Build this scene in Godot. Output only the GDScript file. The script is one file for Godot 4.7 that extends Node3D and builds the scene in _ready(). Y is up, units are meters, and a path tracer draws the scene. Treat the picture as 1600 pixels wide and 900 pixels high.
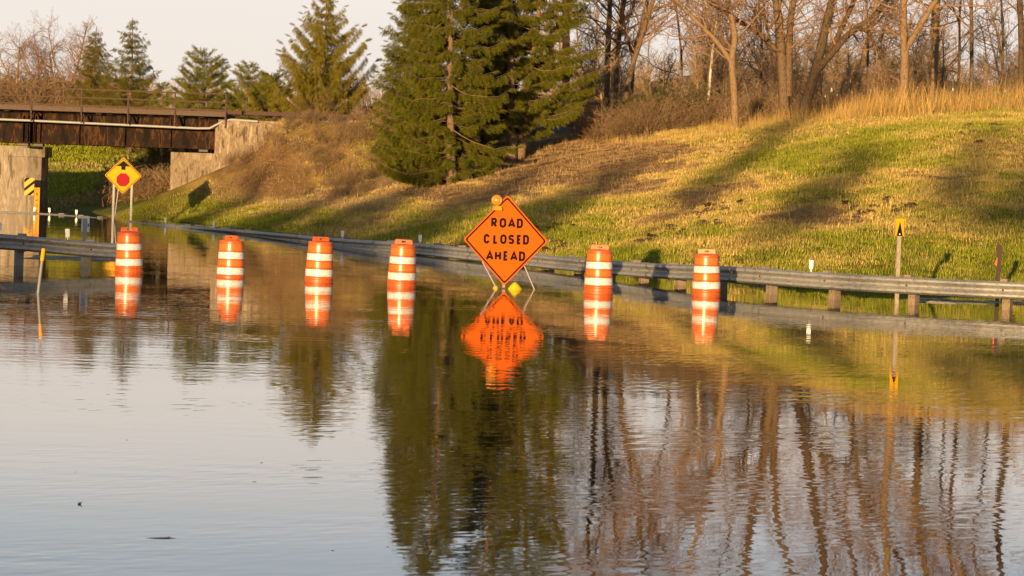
extends Node3D
# Flooded road below a railway bridge, evening sun from behind the viewer. Units are metres; the viewer stands at the origin, 2.1 m above the water (y = 0), looking along -z.

var rng := RandomNumberGenerator.new()
var lump := FastNoiseLite.new()
var M := {}

# ---------------------------------------------------------------- mesh building
class Shape:
	var v := PackedVector3Array()
	var n := PackedVector3Array()
	var c := PackedColorArray()
	var uv := PackedVector2Array()
	var i := PackedInt32Array()

	func tri(a: Vector3, b: Vector3, d: Vector3) -> void:
		var k := v.size()
		var m := (b - a).cross(d - a).normalized()
		v.append(a); v.append(b); v.append(d)
		n.append(m); n.append(m); n.append(m)
		i.append(k); i.append(k + 2); i.append(k + 1)

	func quad(a: Vector3, b: Vector3, d: Vector3, e: Vector3) -> void:
		var k := v.size()
		var m := (d - a).cross(e - b).normalized()
		v.append(a); v.append(b); v.append(d); v.append(e)
		for j in 4:
			n.append(m)
		for j in [0, 2, 1, 0, 3, 2]:
			i.append(k + j)

	func box(mid: Vector3, size: Vector3, turn := Basis.IDENTITY, bevel := 0.0) -> void:
		var h := size / 2.0
		if bevel <= 0.0:
			var p := []
			for s in [[-1, -1, -1], [1, -1, -1], [1, 1, -1], [-1, 1, -1], [-1, -1, 1], [1, -1, 1], [1, 1, 1], [-1, 1, 1]]:
				p.append(mid + turn * Vector3(s[0] * h.x, s[1] * h.y, s[2] * h.z))
			quad(p[4], p[5], p[6], p[7]); quad(p[1], p[0], p[3], p[2]); quad(p[5], p[1], p[2], p[6])
			quad(p[0], p[4], p[7], p[3]); quad(p[7], p[6], p[2], p[3]); quad(p[0], p[1], p[5], p[4])
			return
		var poly := PackedVector2Array([Vector2(-h.x + bevel, -h.z), Vector2(h.x - bevel, -h.z), Vector2(h.x, -h.z + bevel), Vector2(h.x, h.z - bevel), Vector2(h.x - bevel, h.z), Vector2(-h.x + bevel, h.z), Vector2(-h.x, h.z - bevel), Vector2(-h.x, -h.z + bevel)])
		var rings := []
		for lv in [[-h.y, 1.0 - bevel / minf(h.x, h.z)], [-h.y + bevel, 1.0], [h.y - bevel, 1.0], [h.y, 1.0 - bevel / minf(h.x, h.z)]]:
			var r := []
			for q in poly:
				r.append(mid + turn * Vector3(q.x * lv[1], lv[0], q.y * lv[1]))
			rings.append(r)
		for k in 3:
			for j in 8:
				var j2 := (j + 1) % 8
				quad(rings[k][j2], rings[k][j], rings[k + 1][j], rings[k + 1][j2])
		for j in range(1, 7):
			tri(rings[3][0], rings[3][j + 1], rings[3][j])
			tri(rings[0][0], rings[0][j], rings[0][j + 1])

	func tube(p: PackedVector3Array, r: PackedFloat32Array, sides: int, cap := true) -> void:
		var k := v.size()
		var t := (p[1] - p[0]).normalized()
		var a := t.cross(Vector3(0.31, 0.2, 0.93)).normalized()
		for j in p.size():
			if j > 0 and j < p.size() - 1:
				t = (p[j + 1] - p[j - 1]).normalized()
			elif j > 0:
				t = (p[j] - p[j - 1]).normalized()
			a = (a - t * a.dot(t)).normalized()
			var b := t.cross(a)
			for s in sides:
				var w := TAU * s / sides
				var d := a * cos(w) + b * sin(w)
				v.append(p[j] + d * r[j])
				n.append(d)
		for j in p.size() - 1:
			for s in sides:
				var a0 := k + j * sides + s
				var a1 := k + j * sides + (s + 1) % sides
				i.append(a0); i.append(a0 + sides); i.append(a1)
				i.append(a1); i.append(a0 + sides); i.append(a1 + sides)
		if cap and r[r.size() - 1] > 0.008:
			var e := k + (p.size() - 1) * sides
			var c0 := v.size()
			for s in sides:
				v.append(v[e + s]); n.append(t)
			for s in range(1, sides - 1):
				i.append(c0); i.append(c0 + s + 1); i.append(c0 + s)

	func bar(a: Vector3, b: Vector3, r: float, sides := 8) -> void:
		tube(PackedVector3Array([a, b]), PackedFloat32Array([r, r]), sides)

	func lathe(prof: PackedVector2Array, sides: int, at := Vector3.ZERO, sharp := true) -> void:
		for k in prof.size() - 1:
			var p := prof[k]
			var q := prof[k + 1]
			var m := Vector2(q.y - p.y, -(q.x - p.x)).normalized()
			var k0 := v.size()
			for s in sides + 1:
				var w := TAU * s / sides
				var d := Vector3(cos(w), 0, -sin(w))
				v.append(at + d * p.x + Vector3(0, p.y, 0)); v.append(at + d * q.x + Vector3(0, q.y, 0))
				var nn := (d * m.x + Vector3(0, m.y, 0)).normalized()
				n.append(nn); n.append(nn)
			for s in sides:
				var a := k0 + s * 2
				i.append(a); i.append(a + 1); i.append(a + 2)
				i.append(a + 2); i.append(a + 1); i.append(a + 3)

	# a flat outline (counter-clockwise in x, y) given thickness from z0 to z1
	func plate(poly: PackedVector2Array, z0: float, z1: float, xf := Transform3D.IDENTITY) -> void:
		var id := Geometry2D.triangulate_polygon(poly)
		var ccw := not Geometry2D.is_polygon_clockwise(poly)
		for t in range(0, id.size(), 3):
			var a := poly[id[t]]
			var b := poly[id[t + 1]]
			var d := poly[id[t + 2]]
			if (b - a).cross(d - a) < 0.0:
				var e := b; b = d; d = e
			tri(xf * Vector3(a.x, a.y, z1), xf * Vector3(b.x, b.y, z1), xf * Vector3(d.x, d.y, z1))
			tri(xf * Vector3(a.x, a.y, z0), xf * Vector3(d.x, d.y, z0), xf * Vector3(b.x, b.y, z0))
		for j in poly.size():
			var a := poly[j]
			var b := poly[(j + 1) % poly.size()]
			if (poly[0] - poly[1]).length() >= 0.0 and not ccw:
				var e := a; a = b; b = e
			quad(xf * Vector3(a.x, a.y, z0), xf * Vector3(b.x, b.y, z0), xf * Vector3(b.x, b.y, z1), xf * Vector3(a.x, a.y, z1))

	# a ribbon of even width along a line in x, y
	func stroke(line: PackedVector2Array, w: float, z0: float, z1: float, closed := false) -> void:
		var m := line.size()
		var l := PackedVector2Array()
		var r := PackedVector2Array()
		for k in m:
			var d0 := Vector2.ZERO
			var d1 := Vector2.ZERO
			if k > 0 or closed:
				d0 = (line[k] - line[(k + m - 1) % m]).normalized()
			if k < m - 1 or closed:
				d1 = (line[(k + 1) % m] - line[k]).normalized()
			if d0 == Vector2.ZERO: d0 = d1
			if d1 == Vector2.ZERO: d1 = d0
			var a := d0.orthogonal()
			var b := d1.orthogonal()
			var s := (a + b).normalized()
			var f := minf(w / 2.0 / maxf(s.dot(a), 0.1), w * 0.95)
			l.append(line[k] - s * f); r.append(line[k] + s * f)
		for k in (m if closed else m - 1):
			var k2 := (k + 1) % m
			var p := [Vector3(l[k].x, l[k].y, z1), Vector3(l[k2].x, l[k2].y, z1), Vector3(r[k2].x, r[k2].y, z1), Vector3(r[k].x, r[k].y, z1)]
			var up: bool = (p[1] - p[0]).cross(p[3] - p[0]).z > 0
			if up:
				quad(p[0], p[1], p[2], p[3])
			else:
				quad(p[3], p[2], p[1], p[0])
			var dz := Vector3(0, 0, z0 - z1)
			quad(p[0] + dz, p[1] + dz, p[1], p[0])
			quad(p[2] + dz, p[3] + dz, p[3], p[2])

	func mesh() -> ArrayMesh:
		var arr := []
		arr.resize(Mesh.ARRAY_MAX)
		arr[Mesh.ARRAY_VERTEX] = v
		arr[Mesh.ARRAY_NORMAL] = n
		if c.size() == v.size():
			arr[Mesh.ARRAY_COLOR] = c
		if uv.size() == v.size():
			arr[Mesh.ARRAY_TEX_UV] = uv
		arr[Mesh.ARRAY_INDEX] = i
		var m := ArrayMesh.new()
		m.add_surface_from_arrays(Mesh.PRIMITIVE_TRIANGLES, arr)
		return m

# ---------------------------------------------------------------- scene helpers
func lin(r: float, g: float, b: float) -> Color:
	return Color(r, g, b).linear_to_srgb()

func mat(key: String, col: Color, rough := 0.8, metal := 0.0) -> StandardMaterial3D:
	var m := StandardMaterial3D.new()
	m.resource_name = key
	m.albedo_color = col
	m.roughness = rough
	m.metallic = metal
	M[key] = m
	return m

# grain: a noise texture between two or more linear colours, laid on by world position
func grain(key: String, cols: Array, scale: Vector3, rough := 0.85, freq := 0.02, seed_ := 1, relief := 0.0, octaves := 5, metal := 0.0) -> StandardMaterial3D:
	var m := mat(key, Color.WHITE, rough, metal)
	var g := Gradient.new()
	var off := PackedFloat32Array()
	var cc := PackedColorArray()
	for k in cols.size():
		off.append(0.25 + 0.5 * k / (cols.size() - 1.0))
		cc.append(lin(cols[k][0], cols[k][1], cols[k][2]))
	g.offsets = off
	g.colors = cc
	var t := NoiseTexture2D.new()
	t.width = 512; t.height = 512; t.seamless = true
	var f := FastNoiseLite.new()
	f.seed = seed_; f.frequency = freq; f.fractal_octaves = octaves; f.fractal_gain = 0.6
	t.noise = f
	t.color_ramp = g
	m.albedo_texture = t
	m.uv1_triplanar = true
	m.uv1_world_triplanar = true
	m.uv1_scale = scale
	if relief > 0.0:
		var h := NoiseTexture2D.new()
		h.width = 512; h.height = 512; h.seamless = true
		h.noise = f
		m.heightmap_enabled = true
		m.heightmap_texture = h
		m.heightmap_scale = relief
	return m

func numbered(called: String) -> String:
	if not has_node(NodePath(called)):
		return called
	var k := 1
	while has_node(NodePath("%s_%03d" % [called, k])):
		k += 1
	return "%s_%03d" % [called, k]

func thing(called: String, label: String, category: String, at := Vector3.ZERO, turn := 0.0, group := "") -> Node3D:
	var o := Node3D.new()
	o.name = numbered(called)
	add_child(o)
	o.position = at
	o.rotation.y = turn
	tag(o, label, category, group)
	return o

func tag(o: Node, label: String, category: String, group := "", kind := "") -> void:
	o.set_meta("label", label)
	if category: o.set_meta("category", category)
	if group: o.set_meta("group", group)
	if kind: o.set_meta("kind", kind)

func part(called: String, s, m: Material, parent: Node = self) -> MeshInstance3D:
	var o := MeshInstance3D.new()
	o.name = numbered(called) if parent == self else called
	o.mesh = s.mesh() if s is Shape else s
	o.material_override = m
	o.cast_shadow = GeometryInstance3D.SHADOW_CASTING_SETTING_ON
	parent.add_child(o, true)
	return o

func scatter(called: String, mesh: Mesh, m: Material, where: Array, tint: PackedColorArray, parent: Node = self) -> MultiMeshInstance3D:
	var mm := MultiMesh.new()
	mm.transform_format = MultiMesh.TRANSFORM_3D
	mm.use_colors = true
	mm.mesh = mesh
	mm.instance_count = where.size()
	for k in where.size():
		mm.set_instance_transform(k, where[k])
		mm.set_instance_color(k, tint[k])
	var o := MultiMeshInstance3D.new()
	o.name = numbered(called) if parent == self else called
	o.multimesh = mm
	o.material_override = m
	parent.add_child(o, true)
	o.set_meta("kind", "stuff")
	return o

func rounded(poly: Array, r: float, seg := 5) -> PackedVector2Array:
	var out := PackedVector2Array()
	var m := poly.size()
	for k in m:
		var p: Vector2 = poly[k]
		var a: Vector2 = (poly[(k + m - 1) % m] - p).normalized()
		var b: Vector2 = (poly[(k + 1) % m] - p).normalized()
		var half := a.angle_to(b) / 2.0
		var d := r / absf(tan(half))
		var mid := p + (a + b).normalized() * (r / absf(sin(half)))
		var p0 := p + a * d - mid
		var p1 := p + b * d - mid
		var w := p0.angle_to(p1)
		for s in seg + 1:
			out.append(mid + p0.rotated(w * s / seg))
	return out

func diamond(side_diag: float, r: float) -> PackedVector2Array:
	var h := side_diag / 2.0
	return rounded([Vector2(0, -h), Vector2(h, 0), Vector2(0, h), Vector2(-h, 0)], r)

func ring(outer: PackedVector2Array, inner: PackedVector2Array, z0: float, z1: float) -> Shape:
	var s := Shape.new()
	for k in outer.size():
		var j := (k + 1) % outer.size()
		var a := outer[k]; var b := outer[j]; var d := inner[j]; var e := inner[k]
		s.quad(Vector3(a.x, a.y, z1), Vector3(b.x, b.y, z1), Vector3(d.x, d.y, z1), Vector3(e.x, e.y, z1))
		s.quad(Vector3(a.x, a.y, z0), Vector3(b.x, b.y, z0), Vector3(b.x, b.y, z1), Vector3(a.x, a.y, z1))
		s.quad(Vector3(d.x, d.y, z0), Vector3(e.x, e.y, z0), Vector3(e.x, e.y, z1), Vector3(d.x, d.y, z1))
	return s

func arc(cx: float, cy: float, rx: float, ry: float, a0: float, a1: float, m := 8) -> Array:
	var o := []
	for k in m + 1:
		var w := deg_to_rad(lerpf(a0, a1, float(k) / m))
		o.append(Vector2(cx + rx * cos(w), cy + ry * sin(w)))
	return o

# road lettering: the lines of each character in a box one unit high and one unit wide
func glyph(ch: String) -> Array:
	match ch:
		"R": return [[Vector2(0, 0), Vector2(0, 1), Vector2(.6, 1)] + arc(.6, .74, .38, .26, 80, -80) + [Vector2(.6, .48), Vector2(0, .48)], [Vector2(.5, .48), Vector2(1, 0)]]
		"O": return [arc(.5, .7, .5, .3, 0, 180) + arc(.5, .3, .5, .3, 180, 360) + ["closed"]]
		"A": return [[Vector2(0, 0), Vector2(.5, 1), Vector2(1, 0)], [Vector2(.17, .28), Vector2(.83, .28)]]
		"D": return [[Vector2(0, 0), Vector2(0, 1), Vector2(.5, 1)] + arc(.5, .68, .5, .32, 80, 0, 5) + arc(.5, .32, .5, .32, 0, -80, 5) + [Vector2(.5, 0), "closed"]]
		"C": return [arc(.5, .7, .5, .3, 5, 180) + arc(.5, .3, .5, .3, 180, 355)]
		"L": return [[Vector2(0, 1), Vector2(0, 0), Vector2(1, 0)]]
		"S": return [arc(.5, .75, .48, .25, 15, 250, 10) + arc(.5, .25, .5, .25, 70, -165, 10)]
		"E": return [[Vector2(1, 1), Vector2(0, 1), Vector2(0, 0), Vector2(1, 0)], [Vector2(0, .5), Vector2(.85, .5)]]
		"H": return [[Vector2(0, 0), Vector2(0, 1)], [Vector2(1, 0), Vector2(1, 1)], [Vector2(0, .5), Vector2(1, .5)]]
		"F": return [[Vector2(1, 1), Vector2(0, 1), Vector2(0, 0)], [Vector2(0, .5), Vector2(.85, .5)]]
		"T": return [[Vector2(0, 1), Vector2(1, 1)], [Vector2(.5, 1), Vector2(.5, 0)]]
		"1": return [[Vector2(.2, .8), Vector2(.5, 1), Vector2(.5, 0)]]
		"2": return [arc(.5, .7, .48, .3, 160, -30, 8) + [Vector2(0, 0), Vector2(1, 0)]]
		"3": return [arc(.5, .75, .45, .25, 150, -85, 8) + arc(.5, .26, .5, .26, 85, -150, 8)]
		"4": return [[Vector2(.75, 0), Vector2(.75, 1), Vector2(0, .3), Vector2(1, .3)]]
		"5": return [[Vector2(.9, 1), Vector2(.15, 1), Vector2(.08, .52)] + arc(.5, .32, .5, .32, 125, -150, 9)]
	return []

# one character in the box x0..x1, y0..y1 (outer edges of the strokes)
func letter(s: Shape, ch: String, x0: float, x1: float, y0: float, y1: float, w: float, z0: float, z1: float) -> void:
	var step := 0.0
	for line in glyph(ch):
		var pts := PackedVector2Array()
		var closed := false
		for p in line:
			if p is String:
				closed = true
				continue
			var q := Vector2(lerpf(x0 + w / 2, x1 - w / 2, p.x), lerpf(y0 + w / 2, y1 - w / 2, p.y))
			if pts.is_empty() or pts[pts.size() - 1].distance_to(q) > 0.002:
				pts.append(q)
		if closed and pts[0].distance_to(pts[pts.size() - 1]) < 0.003:
			pts.remove_at(pts.size() - 1)
		s.stroke(pts, w, z0, z1 + step, closed)
		step += 0.0012

# ---------------------------------------------------------------- the land
func smin(a: float, b: float, k: float) -> float:
	var h := clampf(0.5 + 0.5 * (b - a) / k, 0.0, 1.0)
	return lerpf(b, a, h) - k * h * (1.0 - h)

func smax(a: float, b: float, k: float) -> float:
	return -smin(-a, -b, k)

func upslope(x: float, d: float) -> float:
	return 0.9347 * (x - 1.3) + 0.3555 * (d - 64.5)

# height of the ground above the flood water
func land(x: float, z: float) -> float:
	var d := -z
	if d < 20.0:
		return clampf((-d - 8.0) * 0.1, -0.5, 1.2)
	var e := smin(0.26 * (upslope(x, d) - 2.5), 0.175 * (d - 58.7), 0.5)
	e = smin(e, 3.7 + 0.09 * clampf(x, 0.0, 12.0), 0.8)
	e = maxf(e, -0.8)
	var rr := 4.1 - 0.5 * maxf(0.0, 115.6 - d) - 0.5 * maxf(0.0, d - 122.0) - 1.2 * clampf(-(x + 9.5), 0.0, 1.0) - 0.5 * maxf(0.0, -(x + 10.5))
	e = smax(e, rr, 0.4)
	e = smax(e, 4.1 - 0.5 * maxf(0.0, 115.6 - d) - 1.1 * maxf(0.0, x + 36.0), 0.4)
	if d > 119.0:
		var back := smin(smax(0.12 * (d - 138.0), 0.4 * (x + 17.5), 0.5), lerpf(5.2, 3.8, smoothstep(-22.0, -12.0, x)), 1.0)
		e = lerpf(e, maxf(e, maxf(back, -0.8)), smoothstep(119.0, 126.0, d))
		if d > 200.0:
			e += smoothstep(220.0, 430.0, d) * (lerpf(3.0, 11.0, smoothstep(-50.0, 40.0, x)) + 6.0 * lump.get_noise_2d(x * 0.35 + 40.0, 7.0)) * (1.0 - 0.8 * smoothstep(520.0, 900.0, d))
	if e > -0.2:
		e += 0.22 * lump.get_noise_2d(x * 5.0, d * 5.0) + 0.1 * lump.get_noise_2d(x * 22.0 + 90.0, d * 22.0)
	return e

# share of living grass, from dead straw (0) to green (1); below 0 is leaf litter
func green(x: float, z: float, e: float) -> float:
	var d := -z
	var q := upslope(x, d)
	var s := 0.3555 * x - 0.9347 * d
	var g := 0.45 + 0.55 * lump.get_noise_2d(s * 2.2, q * 7.0) + 0.5 * lump.get_noise_2d(s * 9.0 + 31.0, q * 20.0)
	g += 0.35 * smoothstep(1.6, 0.3, e) + 0.1 * smoothstep(4.0, 10.0, x)
	g -= 0.9 * exp(-(pow((x - 1.2) / 4.5, 2.0) + pow((d - 101.0) / 13.0, 2.0)))
	g -= 0.4 * smoothstep(-4.5, -8.0, x) * smoothstep(0.7, 1.5, e) * smoothstep(140.0, 120.0, d)
	if d > 138.0 and x < -12.0:
		g = 0.75 + 0.5 * lump.get_noise_2d(x * 2.0, d * 6.0)
	return g

func soil_colour(g: float, v: float) -> Color:
	var c := Color(0.24, 0.135, 0.055).lerp(Color(0.38, 0.25, 0.065), smoothstep(-0.25, 0.25, g))
	c = c.lerp(Color(0.19, 0.185, 0.02), smoothstep(0.3, 0.75, g))
	return c * v

func build_land() -> void:
	var xs := PackedFloat32Array()
	var ds := PackedFloat32Array()
	var x := -700.0
	while x < 700.0:
		xs.append(x)
		x += 0.5 if absf(x + 0.25) < 32.0 else maxf(0.6, (absf(x) - 30.0) * 0.22)
	var d := -160.0
	while d < 950.0:
		ds.append(d)
		if d < 48.0: d += 6.0
		elif d < 126.0: d += 0.5
		else: d += maxf(0.7, (d - 124.0) * 0.06)
	var s := Shape.new()
	for dd in ds:
		for xx in xs:
			var e := land(xx, -dd)
			s.v.append(Vector3(xx, e, -dd))
			var g := green(xx, -dd, e)
			var c := soil_colour(g, 0.85 + 0.5 * lump.get_noise_2d(xx * 30.0, dd * 30.0))
			if dd > 215.0:
				c = c.lerp(Color(0.25, 0.16, 0.09), smoothstep(205.0, 240.0, dd))
			s.c.append(Color(c.r, c.g, c.b, 1.0))
			var h := 0.25
			s.n.append(Vector3(land(xx - h, -dd) - land(xx + h, -dd), 2.0 * h, land(xx, -dd - h) - land(xx, -dd + h)).normalized())
	var w := xs.size()
	for a in ds.size() - 1:
		for b in w - 1:
			var k := a * w + b
			# far rows come later, so this order faces up
			for j in [k, k + w, k + 1, k + 1, k + w, k + w + 1]:
				s.i.append(j)
	var o := part("ground", s, M.soil)
	tag(o, "grassy spring embankment and fields around the flooded road", "", "", "structure")

func build_water() -> void:
	var waves := []
	for k in 7:
		var w: float = [5.2, 3.7, 2.6, 1.9, 4.4, 2.2, 1.5][k]
		var a: float = deg_to_rad([12.0, -25.0, 38.0, -8.0, 64.0, -50.0, 20.0][k])
		waves.append([TAU / w * sin(a), TAU / w * cos(a), 0.0004 * w / TAU, k * 1.7])
	var xs := PackedFloat32Array([-160.0, -90.0, -60.0, -40.0, -28.0, -20.0])
	for k in 57: xs.append(-14.0 + k * 0.5)
	xs.append_array(PackedFloat32Array([18.0, 26.0, 40.0, 60.0, 100.0]))
	var ds := PackedFloat32Array([-9.0, 0.0, 6.0])
	for k in 220: ds.append(10.0 + k * 0.25)
	for k in 46: ds.append(66.0 + k * 2.0)
	var s := Shape.new()
	var ca := cos(0.43)
	var sa := sin(0.43)
	for d in ds:
		for x in xs:
			var y := 0.0
			var gx := 0.0
			var gd := 0.0
			for w in waves:
				var p: float = w[0] * x + w[1] * d + w[3]
				y += w[2] * sin(p); gx += w[2] * w[0] * cos(p); gd += w[2] * w[1] * cos(p)
			s.v.append(Vector3(x, y, -d))
			s.n.append(Vector3(-gx, 1.0, gd).normalized())
			s.uv.append(Vector2(x * ca + d * sa, -x * sa + d * ca) / 18.0)
	var n := xs.size()
	for a in ds.size() - 1:
		for b in n - 1:
			var k := a * n + b
			for j in [k, k + n, k + 1, k + 1, k + n, k + n + 1]:
				s.i.append(j)
	var o := part("flood_water", s, M.water)
	tag(o, "calm brown flood water covering the road", "", "", "structure")

# slopes of small wind ripples over a square of 18 m, as a normal texture
func ripple_texture() -> ImageTexture:
	var size := 1024
	var tab := PackedFloat32Array()
	for k in size: tab.append(cos(TAU * k / size))
	var r := RandomNumberGenerator.new()
	r.seed = 77
	var sx := PackedFloat32Array(); sx.resize(size * size)
	var sy := PackedFloat32Array(); sy.resize(size * size)
	for wv in 26:
		var k := lerpf(30.0, 190.0, pow(r.randf(), 1.3))
		var a := 0.43 + r.randfn(0.0, 0.55)
		var kx := roundi(k * sin(a))
		var ky := roundi(k * cos(a))
		var amp := r.randf_range(0.6, 1.3) * (1.0 if k < 120.0 else 0.7)
		var ph := r.randi() % size
		var kk := sqrt(float(kx * kx + ky * ky)) + 0.001
		var ax := amp * kx / kk
		var ay := amp * ky / kk
		for y in size:
			var p := (ky * y + ph) & 1023
			var at := y * size
			for x in size:
				var t := tab[p]
				sx[at + x] += ax * t
				sy[at + x] += ay * t
				p = (p + kx) & 1023
	var data := PackedFloat32Array(); data.resize(size * size * 3)
	for k in size * size:
		# wind-ruffled and calm patches
		var px := k & 1023
		var py := k >> 10
		var gust := clampf(0.62 + 0.3 * tab[(px * 2 + py * 3 + 200) & 1023] + 0.26 * tab[(px * 5 - py * 2 + 610) & 1023] * tab[(px + py * 6) & 1023] + 0.2 * tab[(px * 3 - py * 7 + 90) & 1023], 0.3, 1.4)
		data[k * 3] = 0.5 + 0.1 * gust * sx[k]
		data[k * 3 + 1] = 0.5 + 0.1 * gust * sy[k]
		data[k * 3 + 2] = 1.0
	return ImageTexture.create_from_image(Image.create_from_data(size, size, false, Image.FORMAT_RGBF, data.to_byte_array()))

func sky_texture(sun: Vector3) -> ImageTexture:
	var h := 512
	var w := 128
	var stops := [[0.0, .465, .42, .375], [3.5, .475, .435, .40], [4.6, .57, .51, .45], [5.8, .56, .52, .48], [7.8, .415, .455, .49], [12.0, .28, .335, .40], [25.0, .125, .165, .23], [50.0, .06, .088, .14], [90.0, .04, .065, .11]]
	var im := Image.create(w, h, false, Image.FORMAT_RGBF)
	for y in h:
		var el := 90.0 - 180.0 * (y + 0.5) / h
		var c := Color(.3, .26, .23)
		if el > 0.0:
			for k in stops.size() - 1:
				if el >= stops[k][0] and el <= stops[k + 1][0]:
					var t: float = (el - stops[k][0]) / (stops[k + 1][0] - stops[k][0])
					c = Color(stops[k][1], stops[k][2], stops[k][3]).lerp(Color(stops[k + 1][1], stops[k + 1][2], stops[k + 1][3]), t)
		for x in w:
			var phi := TAU * (x + 0.5) / w
			var dir := Vector3(sin(phi) * cos(deg_to_rad(el)), sin(deg_to_rad(el)), -cos(phi) * cos(deg_to_rad(el)))
			var near := exp(-pow(rad_to_deg(dir.angle_to(sun)) / 24.0, 2.0)) if el > 0.0 else 0.0
			im.set_pixel(x, y, Color(c.r + 0.35 * near, c.g + 0.2 * near, c.b + 0.06 * near))
	return ImageTexture.create_from_image(im)

# ---------------------------------------------------------------- trees
func along(p: PackedVector3Array, t: float) -> Array:
	var f := t * (p.size() - 1)
	var k := mini(int(f), p.size() - 2)
	return [p[k].lerp(p[k + 1], f - k), (p[k + 1] - p[k]).normalized(), k, f - k]

func branch_line(from: Vector3, dir: Vector3, length: float, steps: int, wander: float, lift: float) -> PackedVector3Array:
	var p := PackedVector3Array([from])
	var d := dir.normalized()
	for k in steps:
		d = (d + Vector3(rng.randfn(0, wander), rng.randfn(0, wander) + lift, rng.randfn(0, wander))).normalized()
		p.append(p[k] + d * (length / steps))
	return p

func taper(r0: float, r1: float, m: int) -> PackedFloat32Array:
	var o := PackedFloat32Array()
	for k in m: o.append(lerpf(r0, r1, float(k) / (m - 1)))
	return o

# side shoots from one limb, and shoots from those, down to twigs
func shoots(s: Shape, p: PackedVector3Array, r: PackedFloat32Array, count: int, t0: float, length: float, level: int, last: int, lift := 0.06) -> void:
	for c in count:
		var t := lerpf(t0, 1.0, (c + rng.randf()) / count)
		var at := along(p, t)
		var rad: float = lerpf(r[at[2]], r[at[2] + 1], at[3])
		var side: Vector3 = at[1].cross(Vector3(rng.randfn(0, 1), rng.randfn(0, 1), rng.randfn(0, 1))).normalized()
		var dir: Vector3 = at[1] * rng.randf_range(0.35, 0.95) + side
		var l := length * rng.randf_range(0.55, 1.15) * (1.15 - 0.55 * t)
		var r0 := clampf(minf(rad * 0.62, l * 0.014), 0.0045, 0.09)
		var steps := 5 if level == 2 else (4 if level == 3 else 2)
		var q := branch_line(at[0], dir, l, steps, 0.2, lift)
		var rr := taper(r0, maxf(0.0035, r0 * 0.3), q.size())
		s.tube(q, rr, 5 if level == 2 else 3, false)
		if level < last:
			shoots(s, q, rr, (8 if level == 2 else 6), 0.2, l * 0.48, level + 1, last, lift)

# a bare tree whose main limbs follow given lines (world points); the first line is the trunk
func bare_tree(called: String, label: String, lines: Array, bark: Material, height: float, crown_count := 3.7, twig_mat: Material = null, group := "bare trees at the top of the bank") -> Node3D:
	var first: Vector3 = lines[0][0][0]
	var base := Vector3(first.x, land(first.x, first.z) - 0.1, first.z)
	var t := thing(called, label, "tree", base, 0.0, group)
	var trunk := Shape.new()
	var crown := Shape.new()
	for k in lines.size():
		var src: Array = lines[k][0]
		var r0: float = lines[k][1]
		var r1: float = lines[k][2]
		var grows: bool = lines[k][3]
		var p := PackedVector3Array()
		for q in src: p.append(q - base)
		if k == 0: p[0] = Vector3.ZERO
		if grows:
			var dir := (p[p.size() - 1] - p[p.size() - 2]).normalized()
			while p[p.size() - 1].y < height:
				dir = (dir + Vector3(rng.randfn(0, 0.13), 0.12, rng.randfn(0, 0.13))).normalized()
				p.append(p[p.size() - 1] + dir * 1.3)
		# round the line off
		for pass_ in 2:
			var sm := PackedVector3Array([p[0]])
			for j in p.size() - 1:
				sm.append(p[j].lerp(p[j + 1], 0.27)); sm.append(p[j].lerp(p[j + 1], 0.73))
			sm.append(p[p.size() - 1])
			p = sm
		var rr := PackedFloat32Array()
		var total := 0.0
		for j in p.size(): 
			var u := float(j) / (p.size() - 1)
			rr.append(lerpf(r0, r1, pow(u, 0.85)) * (1.0 + 0.06 * sin(j * 2.3 + k)))
			if j > 0: total += p[j].distance_to(p[j - 1])
		if k == 0:
			rr[0] *= 1.45; rr[1] *= 1.2
		trunk.tube(p, rr, 9)
		shoots(crown, p, rr, int(total * crown_count), 0.18 if k == 0 else 0.1, 2.6, 2, 4)
	part("trunk", trunk, bark, t)
	part("crown", crown, twig_mat if twig_mat else M.tan_bark, t)
	return t

# a spray of needles one unit long: a stem, side shoots, and short needles on both
func twig_mesh(needle: float, width: float, rows: int, shoots_: int, reach: float) -> ArrayMesh:
	var s := Shape.new()
	var axes := [[Vector3.ZERO, Vector3(0, 1, 0), rows]]
	for k in shoots_:
		var a := k * 2.4 + 0.4
		var f := 0.12 + 0.72 * k / shoots_
		var l := reach * (1.1 - 0.6 * f) * (0.8 + 0.3 * sin(k * 5.0))
		var out := Vector3(cos(a), 0.9, sin(a) * 0.75).normalized()
		axes.append([Vector3(0, f, 0), Vector3(0, f, 0) + out * l, maxi(3, int(rows * l * 1.3))])
	var turn := 0.0
	for ax in axes:
		var dir: Vector3 = (ax[1] - ax[0]).normalized()
		var u := dir.cross(Vector3(0.3, 0.2, 0.9)).normalized()
		var w := dir.cross(u)
		s.tube(PackedVector3Array([ax[0], ax[1]]), PackedFloat32Array([0.012, 0.006]), 3, false)
		for k in ax[2]:
			var root: Vector3 = ax[0].lerp(ax[1], (k + 0.4) / ax[2])
			for sd: float in [-1.0, 1.0]:
				turn += 1.9
				var side := (u * cos(turn) + w * sin(turn)) * sd
				var tip := root + side * needle + dir * needle * 0.8
				s.tri(root - dir * width, tip, root + dir * width)
	return s.mesh()

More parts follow.
